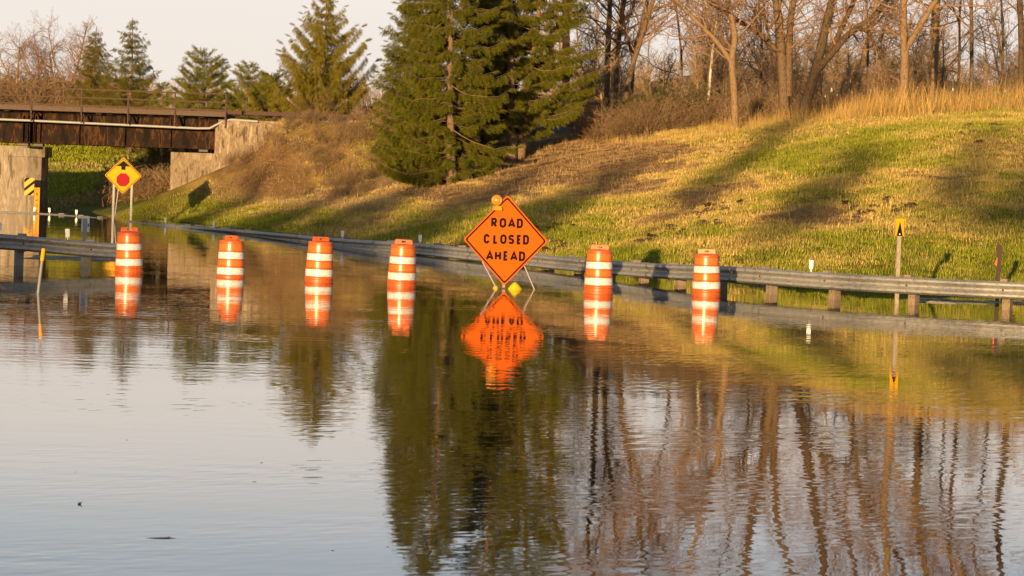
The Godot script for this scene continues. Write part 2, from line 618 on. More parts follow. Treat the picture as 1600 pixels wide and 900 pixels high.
# a conifer: bent trunk, rings of limbs, and hanging or rising sprays of needles
func conifer(called: String, label: String, base: Vector3, lean: Vector3, height: float, spread: float, trunk_r: float, o: Dictionary) -> Node3D:
	var t := thing(called, label, "tree", base, 0.0, o.get("group", ""))
	var p := PackedVector3Array()
	var rr := PackedFloat32Array()
	for k in 9:
		var u := k / 8.0
		p.append(Vector3(lean.x * u, height * u, lean.z * u) + Vector3(sin(u * 5.0 + base.x), 0, cos(u * 4.0)) * 0.06 * sin(u * PI))
		rr.append(lerpf(trunk_r, 0.012, pow(u, 0.9)))
	rr[0] *= 1.3
	var trunk := Shape.new()
	trunk.tube(p, rr, 9)
	part("trunk", trunk, o.get("bark", M.spruce_bark), t)
	var limbs := Shape.new()
	var where := []
	var tint := PackedColorArray()
	var gap: float = o.get("gap", 0.26)
	var h: float = o.get("from", 0.5)
	var twig: float = o.get("twig", 0.3)
	var droop: float = o.get("droop", 0.35)
	var up_tip: float = o.get("tip", 0.5)
	var pitch: float = o.get("pitch", 0.0)
	var dense: float = o.get("dense", 0.065)
	var shape: float = o.get("shape", 0.8)
	var col: Color = o.get("colour", Color(0.065, 0.085, 0.02))
	var bare: float = o.get("bare", 0.12)
	var hang: float = o.get("hang", 0.75)
	var phase := rng.randf() * TAU
	while h < height * 0.985:
		var u := h / height
		var at := along(p, u)
		var many := 5 if u < 0.85 else 4
		for b in many:
			phase += TAU / many + rng.randfn(0, 0.25)
			var l := spread * pow(1.0 - u, shape) * rng.randf_range(0.5, 1.15) + 0.12
			var sag := droop * rng.randf_range(0.55, 1.4)
			var inner := bare
			if sin(phase) > 0.45 and o.has("open"):
				l *= o.open; inner = 0.55
			if h < 1.8: l *= rng.randf_range(0.6, 1.0)
			var out := Vector3(cos(phase), 0, sin(phase))
			var q := PackedVector3Array()
			var steps := 6
			for k in steps + 1:
				var f := float(k) / steps
				q.append(at[0] + Vector3(0, rng.randf_range(-0.08, 0.08), 0) * (0.0 if k == 0 else 1.0) + out * l * f + Vector3(0, l * (pitch * f - sag * f + up_tip * f * f), 0))
			var r0 := clampf(l * 0.011, 0.006, 0.03)
			limbs.tube(q, taper(r0, 0.004, q.size()), 4, false)
			var side := out.cross(Vector3.UP)
			var count := int(l / dense)
			for k in count:
				var f := lerpf(minf(inner * (1.4 - u) + 0.02, 0.6), 1.0, (k + rng.randf()) / maxf(count, 1))
				var a2 := along(q, f)
				for sd: float in [-1.0, 1.0, 0.0]:
					var reach: float = l * 0.26 * (1.05 - f) * rng.randf() if sd != 0.0 else 0.0
					var dir: Vector3 = side * sd * rng.randf_range(0.25, 0.8) + out * rng.randf_range(0.15, 0.7) + Vector3(0, -hang * rng.randf_range(0.4, 1.3), 0)
					if f > 0.97: dir = out + Vector3(0, up_tip * 0.6 - 0.1, 0) + side * sd * 0.5
					dir = dir.normalized()
					var bx := dir.cross(Vector3(rng.randfn(0, 1), 0.2, rng.randfn(0, 1))).normalized()
					var tl := twig * rng.randf_range(0.6, 1.2) * (0.75 + 0.25 * minf(l, 1.6) / 1.6)
					where.append(Transform3D(Basis(bx * tl, dir * tl, bx.cross(dir) * tl), a2[0] + side * sd * reach + Vector3(0, -0.03, 0)))
					var vv := rng.randf_range(0.65, 1.35)
					var yel := rng.randf_range(-0.12, 0.25)
					tint.append(Color(col.r * vv * (1.0 + yel), col.g * vv, col.b * vv, 1.0))
		h += gap * rng.randf_range(0.75, 1.25)
	part("branches", limbs, o.get("bark", M.spruce_bark), t)
	scatter("crown", o.get("spray", M.spray), M.needles, where, tint, t)
	return t

# a whole bare tree with its base at the origin, for woods in the distance
func wood_tree(height: float, seed_: int, low: bool) -> ArrayMesh:
	rng.seed = seed_
	var s := Shape.new()
	var p := branch_line(Vector3.ZERO, Vector3(rng.randfn(0, 0.1), 1, rng.randfn(0, 0.1)), height, 8, 0.08, 0.1)
	var r := taper(height * 0.013, 0.015, p.size())
	s.tube(p, r, 5, false)
	shoots(s, p, r, 20 if low else 26, 0.15, height * 0.3, 2, 3 if low else 4, 0.12)
	return s.mesh()

func shrub_mesh(seed_: int) -> ArrayMesh:
	rng.seed = seed_
	var s := Shape.new()
	for k in 16:
		var a := rng.randf() * TAU
		var lean := rng.randf_range(0.1, 0.75)
		var q := branch_line(Vector3(cos(a), 0, sin(a)) * 0.12, Vector3(cos(a) * lean, 1, sin(a) * lean), rng.randf_range(0.55, 1.05), 5, 0.14, -0.02)
		var r := taper(0.009, 0.0035, q.size())
		s.tube(q, r, 3, false)
		shoots(s, q, r, 5, 0.2, 0.42, 4, 4, 0.05)
	return s.mesh()

func blade(s: Shape, root: Vector3, dir: Vector3, h: float, w: float, bend: float) -> void:
	var across := Vector3(-dir.z, 0, dir.x) * w
	var mid := root + Vector3(0, h * 0.55, 0) + dir * bend * h * 0.3
	var tip := root + Vector3(0, h * (1.0 - 0.25 * bend), 0) + dir * bend * h
	s.tri(root - across, root + across, mid + across * 0.7)
	s.tri(root - across, mid + across * 0.7, mid - across * 0.7)
	s.tri(mid - across * 0.7, mid + across * 0.7, tip)

func tuft_mesh(count: int, spread: float, h0: float, h1: float, w: float, bend: float, seed_: int) -> ArrayMesh:
	rng.seed = seed_
	var s := Shape.new()
	for k in count:
		var a := rng.randf() * TAU
		var r := spread * sqrt(rng.randf())
		blade(s, Vector3(cos(a) * r, -0.02, sin(a) * r), Vector3(cos(a * 3.0 + 1.0), 0, sin(a * 3.0 + 1.0)), rng.randf_range(h0, h1), w * rng.randf_range(0.7, 1.3), bend * rng.randf_range(0.3, 1.2))
	return s.mesh()

func spread_plants() -> void:
	rng.seed = 5
	var short_ := [tuft_mesh(16, 0.17, 0.04, 0.12, 0.006, 0.7, 11), tuft_mesh(13, 0.17, 0.05, 0.17, 0.006, 0.9, 12)]
	var straw := tuft_mesh(6, 0.14, 0.12, 0.42, 0.0035, 0.35, 13)
	var reed := tuft_mesh(11, 0.45, 0.35, 1.45, 0.006, 0.35, 14)
	rng.seed = 6
	var w := [[], []]
	var c := [PackedColorArray(), PackedColorArray()]
	var ws := []
	var cs := PackedColorArray()
	for k in 180000:
		# even on the ground: take the distance with the square root
		var d := sqrt(lerpf(56.0 * 56.0, 118.0 * 118.0, rng.randf()))
		var x := rng.randf_range(-0.22, 0.26) * d + rng.randf_range(-0.5, 0.5)
		var e := land(x, -d)
		if e < 0.015 or (x < -11.4 and d > 115.0): continue
		var g := green(x, -d, e)
		if g < 0.1 and rng.randf() < 0.3: continue
		var which := 0 if rng.randf() < 0.6 else 1
		var sc := rng.randf_range(0.6, 1.25) * (0.75 if g < 0.2 else 1.0)
		w[which].append(Transform3D(Basis.from_euler(Vector3(rng.randfn(0, 0.12), rng.randf() * TAU, rng.randfn(0, 0.12))).scaled(Vector3(sc, sc, sc)), Vector3(x, e, -d)))
		var gg := clampf(smoothstep(0.2, 0.75, g + rng.randfn(0, 0.18)), 0.0, 1.0)
		var v := rng.randf_range(0.7, 1.35)
		var col := Color(0.53, 0.37, 0.115).lerp(Color(0.225, 0.235, 0.022), gg) * v
		if x < -4.0 and e > 0.8: col = col.lerp(Color(0.40, 0.275, 0.14) * v, 0.7)
		if g < 0.1: col = Color(0.30, 0.19, 0.09) * v
		c[which].append(Color(col.r, col.g, col.b, 1))
		if rng.randf() < 0.04 and g < 0.85:
			var s2 := rng.randf_range(0.5, 1.1)
			ws.append(Transform3D(Basis.from_euler(Vector3(rng.randfn(0, 0.1), rng.randf() * TAU, rng.randfn(0, 0.1))).scaled(Vector3(s2, s2, s2)), Vector3(x, e, -d)))
			cs.append(Color(0.42 * v, 0.30 * v, 0.13 * v, 1))
	# the field seen through the bridge
	for k in 9000:
		var d := rng.randf_range(127.0, 200.0)
		var x := rng.randf_range(-0.186, -0.12) * d
		var e := land(x, -d)
		if e < 0.05: continue
		var sc := rng.randf_range(1.2, 2.2)
		w[k % 2].append(Transform3D(Basis.from_euler(Vector3(rng.randfn(0, 0.1), rng.randf() * TAU, rng.randfn(0, 0.1))).scaled(Vector3(sc * 1.5, sc, sc * 1.5)), Vector3(x, e, -d)))
		var v := rng.randf_range(0.8, 1.25)
		var band := lump.get_noise_2d(x * 1.5, d * 9.0)
		c[k % 2].append(Color(0.26 * v, 0.27 * v, 0.02 * v, 1) if band > -0.16 else Color(0.4 * v, 0.3 * v, 0.1 * v, 1))
	for k in 2:
		var o := scatter(["short_grass", "shaggy_grass"][k], short_[k], M.blade, w[k], c[k])
		tag(o, ["short green and straw coloured grass on the bank", "longer tufts of mixed grass on the bank"][k], "grass", "", "stuff")
	tag(scatter("dry_stalks", straw, M.blade, ws, cs), "thin dry stalks standing in the bank grass", "grass", "", "stuff")
	# reeds and tall straw along the top of the bank
	var wr := []
	var cr := PackedColorArray()
	for k in 12000:
		var d := rng.randf_range(92.0, 116.0)
		var x := rng.randf_range(0.015, 0.255) * d
		var e := land(x, -d)
		var need: float = lerpf(3.55, 4.15, smoothstep(3.0, 12.0, x))
		if e < need - 0.25 * rng.randf(): continue
		var s2 := rng.randf_range(0.25, 1.0) * lerpf(0.4, 1.35, smoothstep(5.0, 17.0, x) * clampf(0.6 + 1.3 * lump.get_noise_2d(x * 12.0, d * 12.0), 0.2, 1.0))
		if lump.get_noise_2d(x * 9.0 + 50.0, d * 9.0) < -0.12 and rng.randf() < 0.8: continue
		wr.append(Transform3D(Basis.from_euler(Vector3(rng.randfn(0, 0.22), rng.randf() * TAU, rng.randfn(0, 0.22))).scaled(Vector3(s2, s2, s2)), Vector3(x, e, -d)))
		var v := rng.randf_range(0.6, 1.3)
		cr.append(Color(0.47 * v, 0.29 * v, 0.09 * v, 1) if rng.randf() < 0.75 else Color(0.26 * v, 0.19 * v, 0.06 * v, 1))
	tag(scatter("tall_dry_grass", reed, M.blade, wr, cr), "tall golden dry grass along the crest of the bank", "grass", "", "stuff")
	# pale seed heads standing in the tall grass
	var head := Shape.new()
	head.lathe(PackedVector2Array([Vector2(0.0, 0.0), Vector2(0.035, 0.05), Vector2(0.045, 0.12), Vector2(0.03, 0.2), Vector2(0.0, 0.24)]), 7)
	head.tube(PackedVector3Array([Vector3(0, -1.1, 0), Vector3(0, 0.02, 0)]), PackedFloat32Array([0.006, 0.005]), 4, false)
	var wh := []
	var ch := PackedColorArray()
	for k in 22:
		var d := rng.randf_range(108.0, 114.0)
		var x := lerpf(0.095, 0.178, rng.randf()) * d
		wh.append(Transform3D(Basis.from_euler(Vector3(rng.randfn(0, 0.1), 0, rng.randfn(0, 0.1))).scaled(Vector3.ONE * rng.randf_range(0.5, 1.0)), Vector3(x, land(x, -d) + rng.randf_range(0.9, 1.25), -d)))
		ch.append(Color(0.6, 0.54, 0.42, 1))
	tag(scatter("pale_seed_heads", head.mesh(), M.blade, wh, ch), "pale fluffy seed heads in the tall grass at right", "grass", "", "stuff")
	# dead brush on the railway bank and below the trees
	var sh := [shrub_mesh(21), shrub_mesh(22), shrub_mesh(23)]
	rng.seed = 9
	var wb := [[], [], []]
	var cb := [PackedColorArray(), PackedColorArray(), PackedColorArray()]
	for k in 3300:
		var zone := rng.randf()
		var x := 0.0
		var d := 0.0
		var s2 := rng.randf_range(0.5, 1.1)
		if zone < 0.3:
			d = rng.randf_range(99.0, 116.5); x = rng.randf_range(-15.0, -4.5)
			if lump.get_noise_2d(x * 11.0, d * 8.0) < -0.05 - 0.25 * smoothstep(2.6, 3.6, land(x, -d)): continue
			if land(x, -d) < 0.8 + rng.randf() * 1.4 or x < -11.8 and d > 115.0: continue
			s2 *= 0.62
		elif zone < 0.72:
			d = rng.randf_range(104.0, 121.0); x = rng.randf_range(0.025, 0.2) * d
			if land(x, -d) < lerpf(3.5, 4.2, smoothstep(3.0, 12.0, x)): continue
			s2 *= 1.25
		elif zone < 0.88:
			d = rng.randf_range(125.0, 140.0); x = rng.randf_range(-21.5, -10.0)
			if land(x, -d) < 0.0 or x < -19.0 + rng.randf() * 3.0: continue
			s2 *= 1.7
		elif zone < 0.93:
			d = rng.randf_range(186.0, 205.0); x = rng.randf_range(-0.19, -0.135) * d
			s2 *= 3.2
		else:
			d = rng.randf_range(122.0, 150.0); x = rng.randf_range(-0.09, 0.2) * d
			s2 *= 2.0
		var e := land(x, -d)
		var j := k % 3
		wb[j].append(Transform3D(Basis.from_euler(Vector3(rng.randfn(0, 0.15), rng.randf() * TAU, rng.randfn(0, 0.15))).scaled(Vector3(s2 * 1.2, s2, s2 * 1.2)), Vector3(x, e - 0.03, -d)))
		var v := rng.randf_range(0.6, 1.4)
		cb[j].append(Color(0.25 * v, 0.16 * v, 0.085 * v, 1))
	for j in 3:
		tag(scatter("dead_brush", sh[j], M.blade, wb[j], cb[j]), ["tangled leafless brush on the railway bank and under trees", "matted dead brambles on the railway bank and under trees", "upright leafless scrub on the railway bank and under trees"][j], "brush", "", "stuff")
	# woods behind the line and on the hill
	var tr := [wood_tree(10.0, 31, false), wood_tree(12.0, 32, false), wood_tree(8.5, 33, true), wood_tree(11.0, 34, true)]
	rng.seed = 10
	var wt := [[], [], [], []]
	var ct := [PackedColorArray(), PackedColorArray(), PackedColorArray(), PackedColorArray()]
	for k in 2300:
		var d: float
		var x: float
		var s2 := rng.randf_range(0.5, 1.05)
		var near := rng.randf() < 0.02
		if near:
			d = rng.randf_range(126.0, 215.0)
			x = rng.randf_range(0.012, 0.21) * d
		else:
			d = lerpf(225.0, 470.0, pow(rng.randf(), 0.7)); x = rng.randf_range(-0.22, 0.22) * d
			s2 *= 0.5
		var e := land(x, -d)
		var j := k % 2 if near else 2 + k % 2
		wt[j].append(Transform3D(Basis.from_euler(Vector3(0, rng.randf() * TAU, 0)).scaled(Vector3(s2 * 1.15, s2, s2 * 1.15)), Vector3(x, e - 0.1, -d)))
		var v := rng.randf_range(0.7, 1.3)
		ct[j].append(Color(0.27 * v, 0.18 * v, 0.10 * v, 1))
	for j in 4:
		tag(scatter("distant_woods", tr[j], M.blade, wt[j], ct[j]), ["bare wood of spreading trees behind the bank", "bare wood of tall trees behind the bank", "leafless brown wood covering the far hill", "leafless grey brown wood covering the far hill"][j], "woods", "", "stuff")
	# thicket of thin stems between the crest and the railway
	var th := [wood_tree(4.6, 41, false), wood_tree(3.8, 42, false)]
	rng.seed = 12
	var wk := [[], []]
	var ck := [PackedColorArray(), PackedColorArray()]
	for k in 130:
		var d := rng.randf_range(107.0, 140.0)
		var x := rng.randf_range(0.02, 0.205) * d
		var e := land(x, -d)
		if d > 114.0 and d < 123.5: continue
		var s2 := rng.randf_range(0.45, 1.15)
		wk[k % 2].append(Transform3D(Basis.from_euler(Vector3(rng.randfn(0, 0.12), rng.randf() * TAU, rng.randfn(0, 0.12))).scaled(Vector3(s2, s2, s2)), Vector3(x, e - 0.05, -d)))
		var v := rng.randf_range(0.6, 1.3)
		ck[k % 2].append(Color(0.26 * v, 0.17 * v, 0.09 * v, 1))
	for j in 2:
		tag(scatter("thicket", th[j], M.blade, wk[j], ck[j]), ["thicket of thin leafless stems behind the bank crest", "thicket of short leafless stems behind the bank crest"][j], "thicket", "", "stuff")
	# litter: broken sticks and straw lying on the bank
	var stick := Shape.new()
	stick.tube(PackedVector3Array([Vector3(-0.5, 0, 0), Vector3(0, 0.02, 0.03), Vector3(0.5, 0, -0.02)]), PackedFloat32Array([0.02, 0.022, 0.012]), 4)
	var wl := []
	var cl := PackedColorArray()
	for k in 9000:
		var d := sqrt(lerpf(56.0 * 56.0, 116.0 * 116.0, rng.randf()))
		var x := rng.randf_range(-0.2, 0.2) * d
		var e := land(x, -d)
		if e < 0.0 or green(x, -d, e) > 0.45 or (x < -11.4 and d > 115.0): continue
		var s2 := rng.randf_range(0.12, 0.5)
		wl.append(Transform3D(Basis.from_euler(Vector3(0, rng.randf() * TAU, rng.randfn(0, 0.15))).scaled(Vector3(s2, s2 * 0.5, s2 * 0.5)), Vector3(x, e + 0.02, -d)))
		var v := rng.randf_range(0.4, 1.6)
		cl.append(Color(0.28 * v, 0.19 * v, 0.11 * v, 1))
	tag(scatter("leaf_litter", stick.mesh(), M.blade, wl, cl), "dead sticks and straw lying on the bank", "litter", "", "stuff")

# ---------------------------------------------------------------- road furniture
func resample(path: Array, step: float) -> Array:
	var dense := PackedVector3Array()
	for k in path.size() - 1:
		var a: Vector3 = path[k]
		var b: Vector3 = path[k + 1]
		var pa: Vector3 = path[k - 1] if k > 0 else a * 2.0 - b
		var pb: Vector3 = path[k + 2] if k + 2 < path.size() else b * 2.0 - a
		for j in 24:
			dense.append(a.cubic_interpolate(b, pa, pb, j / 24.0))
	dense.append(path[path.size() - 1])
	var out := [dense[0]]
	var left := step
	for k in dense.size() - 1:
		var a := dense[k]
		var b := dense[k + 1]
		while a.distance_to(b) >= left:
			a = a.move_toward(b, left)
			out.append(a)
			left = step
		left -= a.distance_to(b)
	return out

# a W-beam rail on posts; the path gives the top edge of the rail, the road lies to the left of the direction of travel when road = 1
func guardrail(label: String, path: Array, road: float, wood: Material, tabs: Array, steel: Material, every := 4) -> void:
	var step := 1.905 / 4.0
	var p := resample(path, step)
	var base: Vector3 = p[0]
	base.y = 0.0
	var t := thing("guardrail", label, "guardrail", base)
	var prof := [[.012, 0], [.024, -.007], [.074, -.03], [.083, -.042], [.083, -.074], [.074, -.086], [.01, -.13], [0, -.143], [0, -.169], [.01, -.182], [.074, -.226], [.083, -.238], [.083, -.27], [.074, -.282], [.024, -.305], [.012, -.312]]
	var sides := []
	for k in p.size():
		var a: Vector3 = p[maxi(k - 1, 0)]
		var b: Vector3 = p[mini(k + 1, p.size() - 1)]
		var dir := (b - a).normalized()
		sides.append(Vector3(dir.z, 0, -dir.x).normalized() * road)
	var first := 0
	while first < p.size() - 1:
		var last := mini(first + 8, p.size() - 1)
		var s := Shape.new()
		for k in range(first, last):
			for j in prof.size() - 1:
				var q := []
				for c in [[k, j], [k + 1, j], [k + 1, j + 1], [k, j + 1]]:
					var lap: float = 0.012 if c[0] == first else (-0.004 if c[0] == last else 0.0)
					q.append(p[c[0]] - base + sides[c[0]] * (prof[c[1]][0] + lap) + Vector3(0, prof[c[1]][1], 0))
				if road > 0.0:
					s.quad(q[0], q[1], q[2], q[3])
				else:
					s.quad(q[3], q[2], q[1], q[0])
				for z in 4:
					q[z] -= sides[k] * 0.005
				if road > 0.0:
					s.quad(q[3], q[2], q[1], q[0])
				else:
					s.quad(q[0], q[1], q[2], q[3])
		part("rail_beam", s, steel, t)
		first = last
	var pb := Shape.new()
	pb.box(Vector3(0, -0.75, 0), Vector3(0.15, 1.9, 0.19), Basis.IDENTITY, 0.008)
	var bb := Shape.new()
	bb.box(Vector3.ZERO, Vector3(0.14, 0.36, 0.19), Basis.IDENTITY, 0.008)
	var bolt := Shape.new()
	bolt.lathe(PackedVector2Array([Vector2(0.022, 0), Vector2(0.02, 0.008), Vector2(0.008, 0.014), Vector2(0.0, 0.015)]), 8)
	var pm := pb.mesh()
	var bm := bb.mesh()
	var om := bolt.mesh()
	for k in range(2, p.size(), every):
		var turn := Basis(Vector3.UP.cross(sides[k]).normalized(), Vector3.UP, sides[k])
		var at: Vector3 = p[k] - base
		var o := part("post", pm, wood, t)
		o.transform = Transform3D(turn * Basis.from_euler(Vector3(rng.randfn(0, 0.012), 0, rng.randfn(0, 0.012))), at - sides[k] * 0.3 + Vector3(0, rng.randf_range(-0.235, -0.2), 0))
		o = part("blockout", bm, wood, t)
		o.transform = Transform3D(turn, at - sides[k] * 0.1 + Vector3(0, -0.155 + rng.randf_range(0.0, 0.03), 0))
		o = part("bolt", om, M.dark_steel, t)
		o.transform = Transform3D(turn * Basis(Vector3.RIGHT, PI / 2), at + sides[k] * 0.001 + Vector3(0, -0.156, 0))
	var ts := Shape.new()
	ts.plate(rounded([Vector2(-.04, 0), Vector2(.04, 0), Vector2(.045, .17), Vector2(-.045, .17)], 0.012, 3), -0.006, 0.006)
	ts.box(Vector3(0, -0.02, 0), Vector3(0.02, 0.1, 0.008))
	var tm := ts.mesh()
	for d in tabs:
		var k := 0
		for j in p.size():
			if absf(-p[j].z - d) < absf(-p[k].z - d): k = j
		var o := part("reflector_tab", tm, M.white_plastic, t)
		o.transform = Transform3D(Basis.from_euler(Vector3(0, rng.randfn(0.0, 0.3), rng.randfn(0.0, 0.06))), p[k] - base - sides[k] * 0.1 + Vector3(0, 0.05, 0))

func drum_model() -> Node3D:
	var t := Node3D.new()
	t.name = "traffic_drum"
	var prof := PackedVector2Array([Vector2(.285, -.25), Vector2(.285, 0.02), Vector2(.275, .03), Vector2(.272, .085), Vector2(.28, .095), Vector2(.28, .12), Vector2(.27, .135), Vector2(.268, .15), Vector2(.265, .285), Vector2(.268, .29), Vector2(.268, .31), Vector2(.256, .318), Vector2(.252, .43), Vector2(.256, .436), Vector2(.256, .45), Vector2(.25, .455), Vector2(.245, .585), Vector2(.248, .59), Vector2(.248, .605), Vector2(.238, .612), Vector2(.232, .745), Vector2(.236, .75), Vector2(.235, .785), Vector2(.222, .81), Vector2(.12, .822), Vector2(0, .825)])
	var b := Shape.new()
	b.lathe(prof, 40)
	part("body", b, M.drum_orange, t)
	for z in [[.152, .283, .269, .267], [.457, .583, .2525, .2475]]:
		var s := Shape.new()
		s.lathe(PackedVector2Array([Vector2(z[2] - .004, z[0]), Vector2(z[2], z[0] + .001), Vector2(z[3], z[1] - .001), Vector2(z[3] - .004, z[1])]), 40)
		part("white_band", s, M.drum_white, t)
	for z in [[.321, .428, .258, .2545], [.615, .743, .240, .2345]]:
		var s := Shape.new()
		s.lathe(PackedVector2Array([Vector2(z[2] - .004, z[0]), Vector2(z[2], z[0] + .001), Vector2(z[3], z[1] - .001), Vector2(z[3] - .004, z[1])]), 40)
		part("orange_band", s, M.drum_sheet, t)
	var h := Shape.new()
	var outer := rounded([Vector2(-.17, .81), Vector2(.17, .81), Vector2(.16, .905), Vector2(-.16, .905)], 0.025, 4)
	var hole := rounded([Vector2(-.045, .845), Vector2(.045, .845), Vector2(.04, .882), Vector2(-.04, .882)], 0.012, 4)
	for zz in [0.03, -0.03]:
		for k in outer.size():
			var j := (k + 1) % outer.size()
			var q := [Vector3(outer[k].x, outer[k].y, zz), Vector3(outer[j].x, outer[j].y, zz), Vector3(hole[j].x, hole[j].y, zz), Vector3(hole[k].x, hole[k].y, zz)]
			if zz > 0:
				h.quad(q[0], q[1], q[2], q[3])
			else:
				h.quad(q[3], q[2], q[1], q[0])
	for k in outer.size():
		var j := (k + 1) % outer.size()
		h.quad(Vector3(outer[k].x, outer[k].y, -.03), Vector3(outer[j].x, outer[j].y, -.03), Vector3(outer[j].x, outer[j].y, .03), Vector3(outer[k].x, outer[k].y, .03))
		h.quad(Vector3(hole[j].x, hole[j].y, -.03), Vector3(hole[k].x, hole[k].y, -.03), Vector3(hole[k].x, hole[k].y, .03), Vector3(hole[j].x, hole[j].y, .03))
	part("handle", h, M.drum_orange, t)
	return t

func drums() -> void:
	var proto := drum_model()
	var spots := [
		[Vector3(-7.58, -0.03, -56.23), 10.0, 0.028, "leftmost traffic drum, scuffed, standing at the end of the guardrail"],
		[Vector3(-5.46, -0.10, -55.08), -40.0, 0.014, "second traffic drum from the left, deepest in the water"],
		[Vector3(-3.71, -0.05, -54.53), 35.0, -0.012, "third traffic drum from the left, between two other drums"],
		[Vector3(-2.09, -0.03, -53.75), 5.0, -0.012, "fourth traffic drum, just left of the road closed sign"],
		[Vector3(1.63, 0.0, -53.67), 0.0, 0.0, "first traffic drum right of the road closed sign"],
		[Vector3(3.73, -0.03, -54.57), -8.0, 0.016, "rightmost traffic drum in front of the guardrail"],
	]
	for k in spots.size():
		var d: Node3D = proto if k == 0 else proto.duplicate()
		d.name = numbered("traffic_drum")
		add_child(d)
		d.position = spots[k][0]
		d.rotation = Vector3([0.012, -0.016, 0.01, 0.02, -0.008, 0.014][k], deg_to_rad(spots[k][1]), spots[k][2])
		tag(d, "orange and white striped " + spots[k][3], "traffic drum", "traffic drums closing the flooded road")

func closed_sign() -> void:
	var y0 := 0.92
	var t := thing("road_closed_sign", "orange diamond sign reading ROAD CLOSED AHEAD with amber lamp", "road sign", Vector3(-0.15, y0, -54.1), deg_to_rad(21.0))
	var dg := 1.727
	var p := Shape.new()
	p.plate(diamond(dg, 0.05), -0.003, 0.003)
	part("panel", p, M.sign_orange, t)
	part("border", ring(diamond(dg - 0.075, 0.045), diamond(dg - 0.155, 0.035), 0.003, 0.007), M.sign_black, t)
	# characters: measured places on the panel, metres from its middle
	var kx := 1.0 / (5.0 * 82.1 * 0.917)
	var ky := 1.0 / (5.0 * 82.1)
	var rows := [[253, 330, [["R", 868, 913], ["O", 932, 984], ["A", 995, 1056], ["D", 1064, 1112]]], [380, 457, [["C", 815, 861], ["L", 888, 926], ["O", 941, 991], ["S", 1003, 1050], ["E", 1068, 1106], ["D", 1116, 1163]]], [510, 587, [["A", 836, 896], ["H", 904, 953], ["E", 970, 1008], ["A", 1021, 1081], ["D", 1089, 1138]]]]
	for r in rows:
		for ch in r[2]:
			var s := Shape.new()
			letter(s, ch[0], (ch[1] - 985) * kx, (ch[2] - 985) * kx, (427 - r[1]) * ky, (427 - r[0]) * ky, 0.045, 0.003, 0.006)
			part("letter", s, M.sign_black, t)
	var b := Shape.new()
	b.lathe(PackedVector2Array([Vector2(.016, 0), Vector2(.014, .006), Vector2(.0, .008)]), 10)
	var bo := part("bolt", b, M.dark_steel, t)
	bo.transform = Transform3D(Basis(Vector3.RIGHT, PI / 2), Vector3(0, -0.69, 0.003))
	# amber warning lamp on its battery case
	var lens := Shape.new()
	lens.lathe(PackedVector2Array([Vector2(0.092, -0.05), Vector2(0.095, 0.0), Vector2(0.092, 0.02), Vector2(0.084, 0.03), Vector2(0.079, 0.026), Vector2(0.068, 0.038), Vector2(0.062, 0.034), Vector2(0.05, 0.044), Vector2(0.044, 0.04), Vector2(0.03, 0.048), Vector2(0, 0.05)]), 28)
	var lo := part("lamp_lens", lens, M.amber, t)
	lo.transform = Transform3D(Basis(Vector3.RIGHT, PI / 2), Vector3(-0.213, 0.756, 0.03))
	var rim := Shape.new()
	rim.lathe(PackedVector2Array([Vector2(0.094, -0.052), Vector2(0.1, -0.05), Vector2(0.1, 0.004), Vector2(0.094, 0.006)]), 28)
	var ro := part("lamp_rim", rim, M.lamp_yellow, t)
	ro.transform = lo.transform
	var case_ := Shape.new()
	case_.plate(rounded([Vector2(-.1, 0), Vector2(.1, 0), Vector2(.055, .085), Vector2(-.055, .085)], 0.02, 5), -0.05, 0.05)
	var co := part("battery_case", case_, M.lamp_yellow, t)
	co.position = Vector3(-0.213, 0.565, 0.04)
	# folding stand behind the panel
	for sx in [[-0.435, 0.0, -0.19], [0.39, 0.0, 0.58]]:
		var leg := Shape.new()
		leg.bar(Vector3(sx[0] - 0.01, -0.1, -0.05), Vector3(sx[0], -0.42, -0.06), 0.014)
		leg.tube(PackedVector3Array([Vector3(sx[0], -0.42, -0.06), Vector3(sx[2] + 0.0, -0.92, 0.1), Vector3(sx[2] + 0.12, -1.3, 0.15)]), PackedFloat32Array([.014, .014, .014]), 8)
		part("stand_leg", leg, M.stand, t)
	var up := Shape.new()
	up.box(Vector3(0, -0.25, -0.03), Vector3(0.05, 1.3, 0.025))
	up.box(Vector3(0, -0.2, -0.05), Vector3(0.95, 0.04, 0.02))
	part("stand_frame", up, M.stand, t)
	for bg in [[Vector3(-0.30, 0.0, -54.0), 0.17, 0.13, "small yellow sandbag on the left foot of the road closed sign"], [Vector3(0.08, 0.0, -54.0), 0.36, 0.2, "large yellow sandbag on the right foot of the road closed sign"]]:
		var sb := thing("sandbag", bg[3], "sandbag", bg[0], 0.3, "sandbags on the sign stand")
		var s := Shape.new()
		var poly := []
		for k in 12:
			var u := k / 11.0
			poly.append(Vector2(bg[1] * (u - 0.5), bg[2] * (1.0 - pow(absf(u * 2.0 - 0.85), 1.5)) ))
		# a bulging sack: outline swept with a narrowing depth
		for k in 11:
			for j in 6:
				var q := []
				for c in [[k, j], [k + 1, j], [k + 1, j + 1], [k, j + 1]]:
					var w: float = PI * c[1] / 6.0
					var top := maxf(poly[c[0]].y, 0.0)
					var deep: float = 0.1 * sqrt(maxf(top / bg[2], 0.02))
					q.append(Vector3(poly[c[0]].x, top * sin(w) - 0.06, deep * cos(w)))
				s.quad(q[0], q[1], q[2], q[3])
		part("bag", s, M.bag, sb)

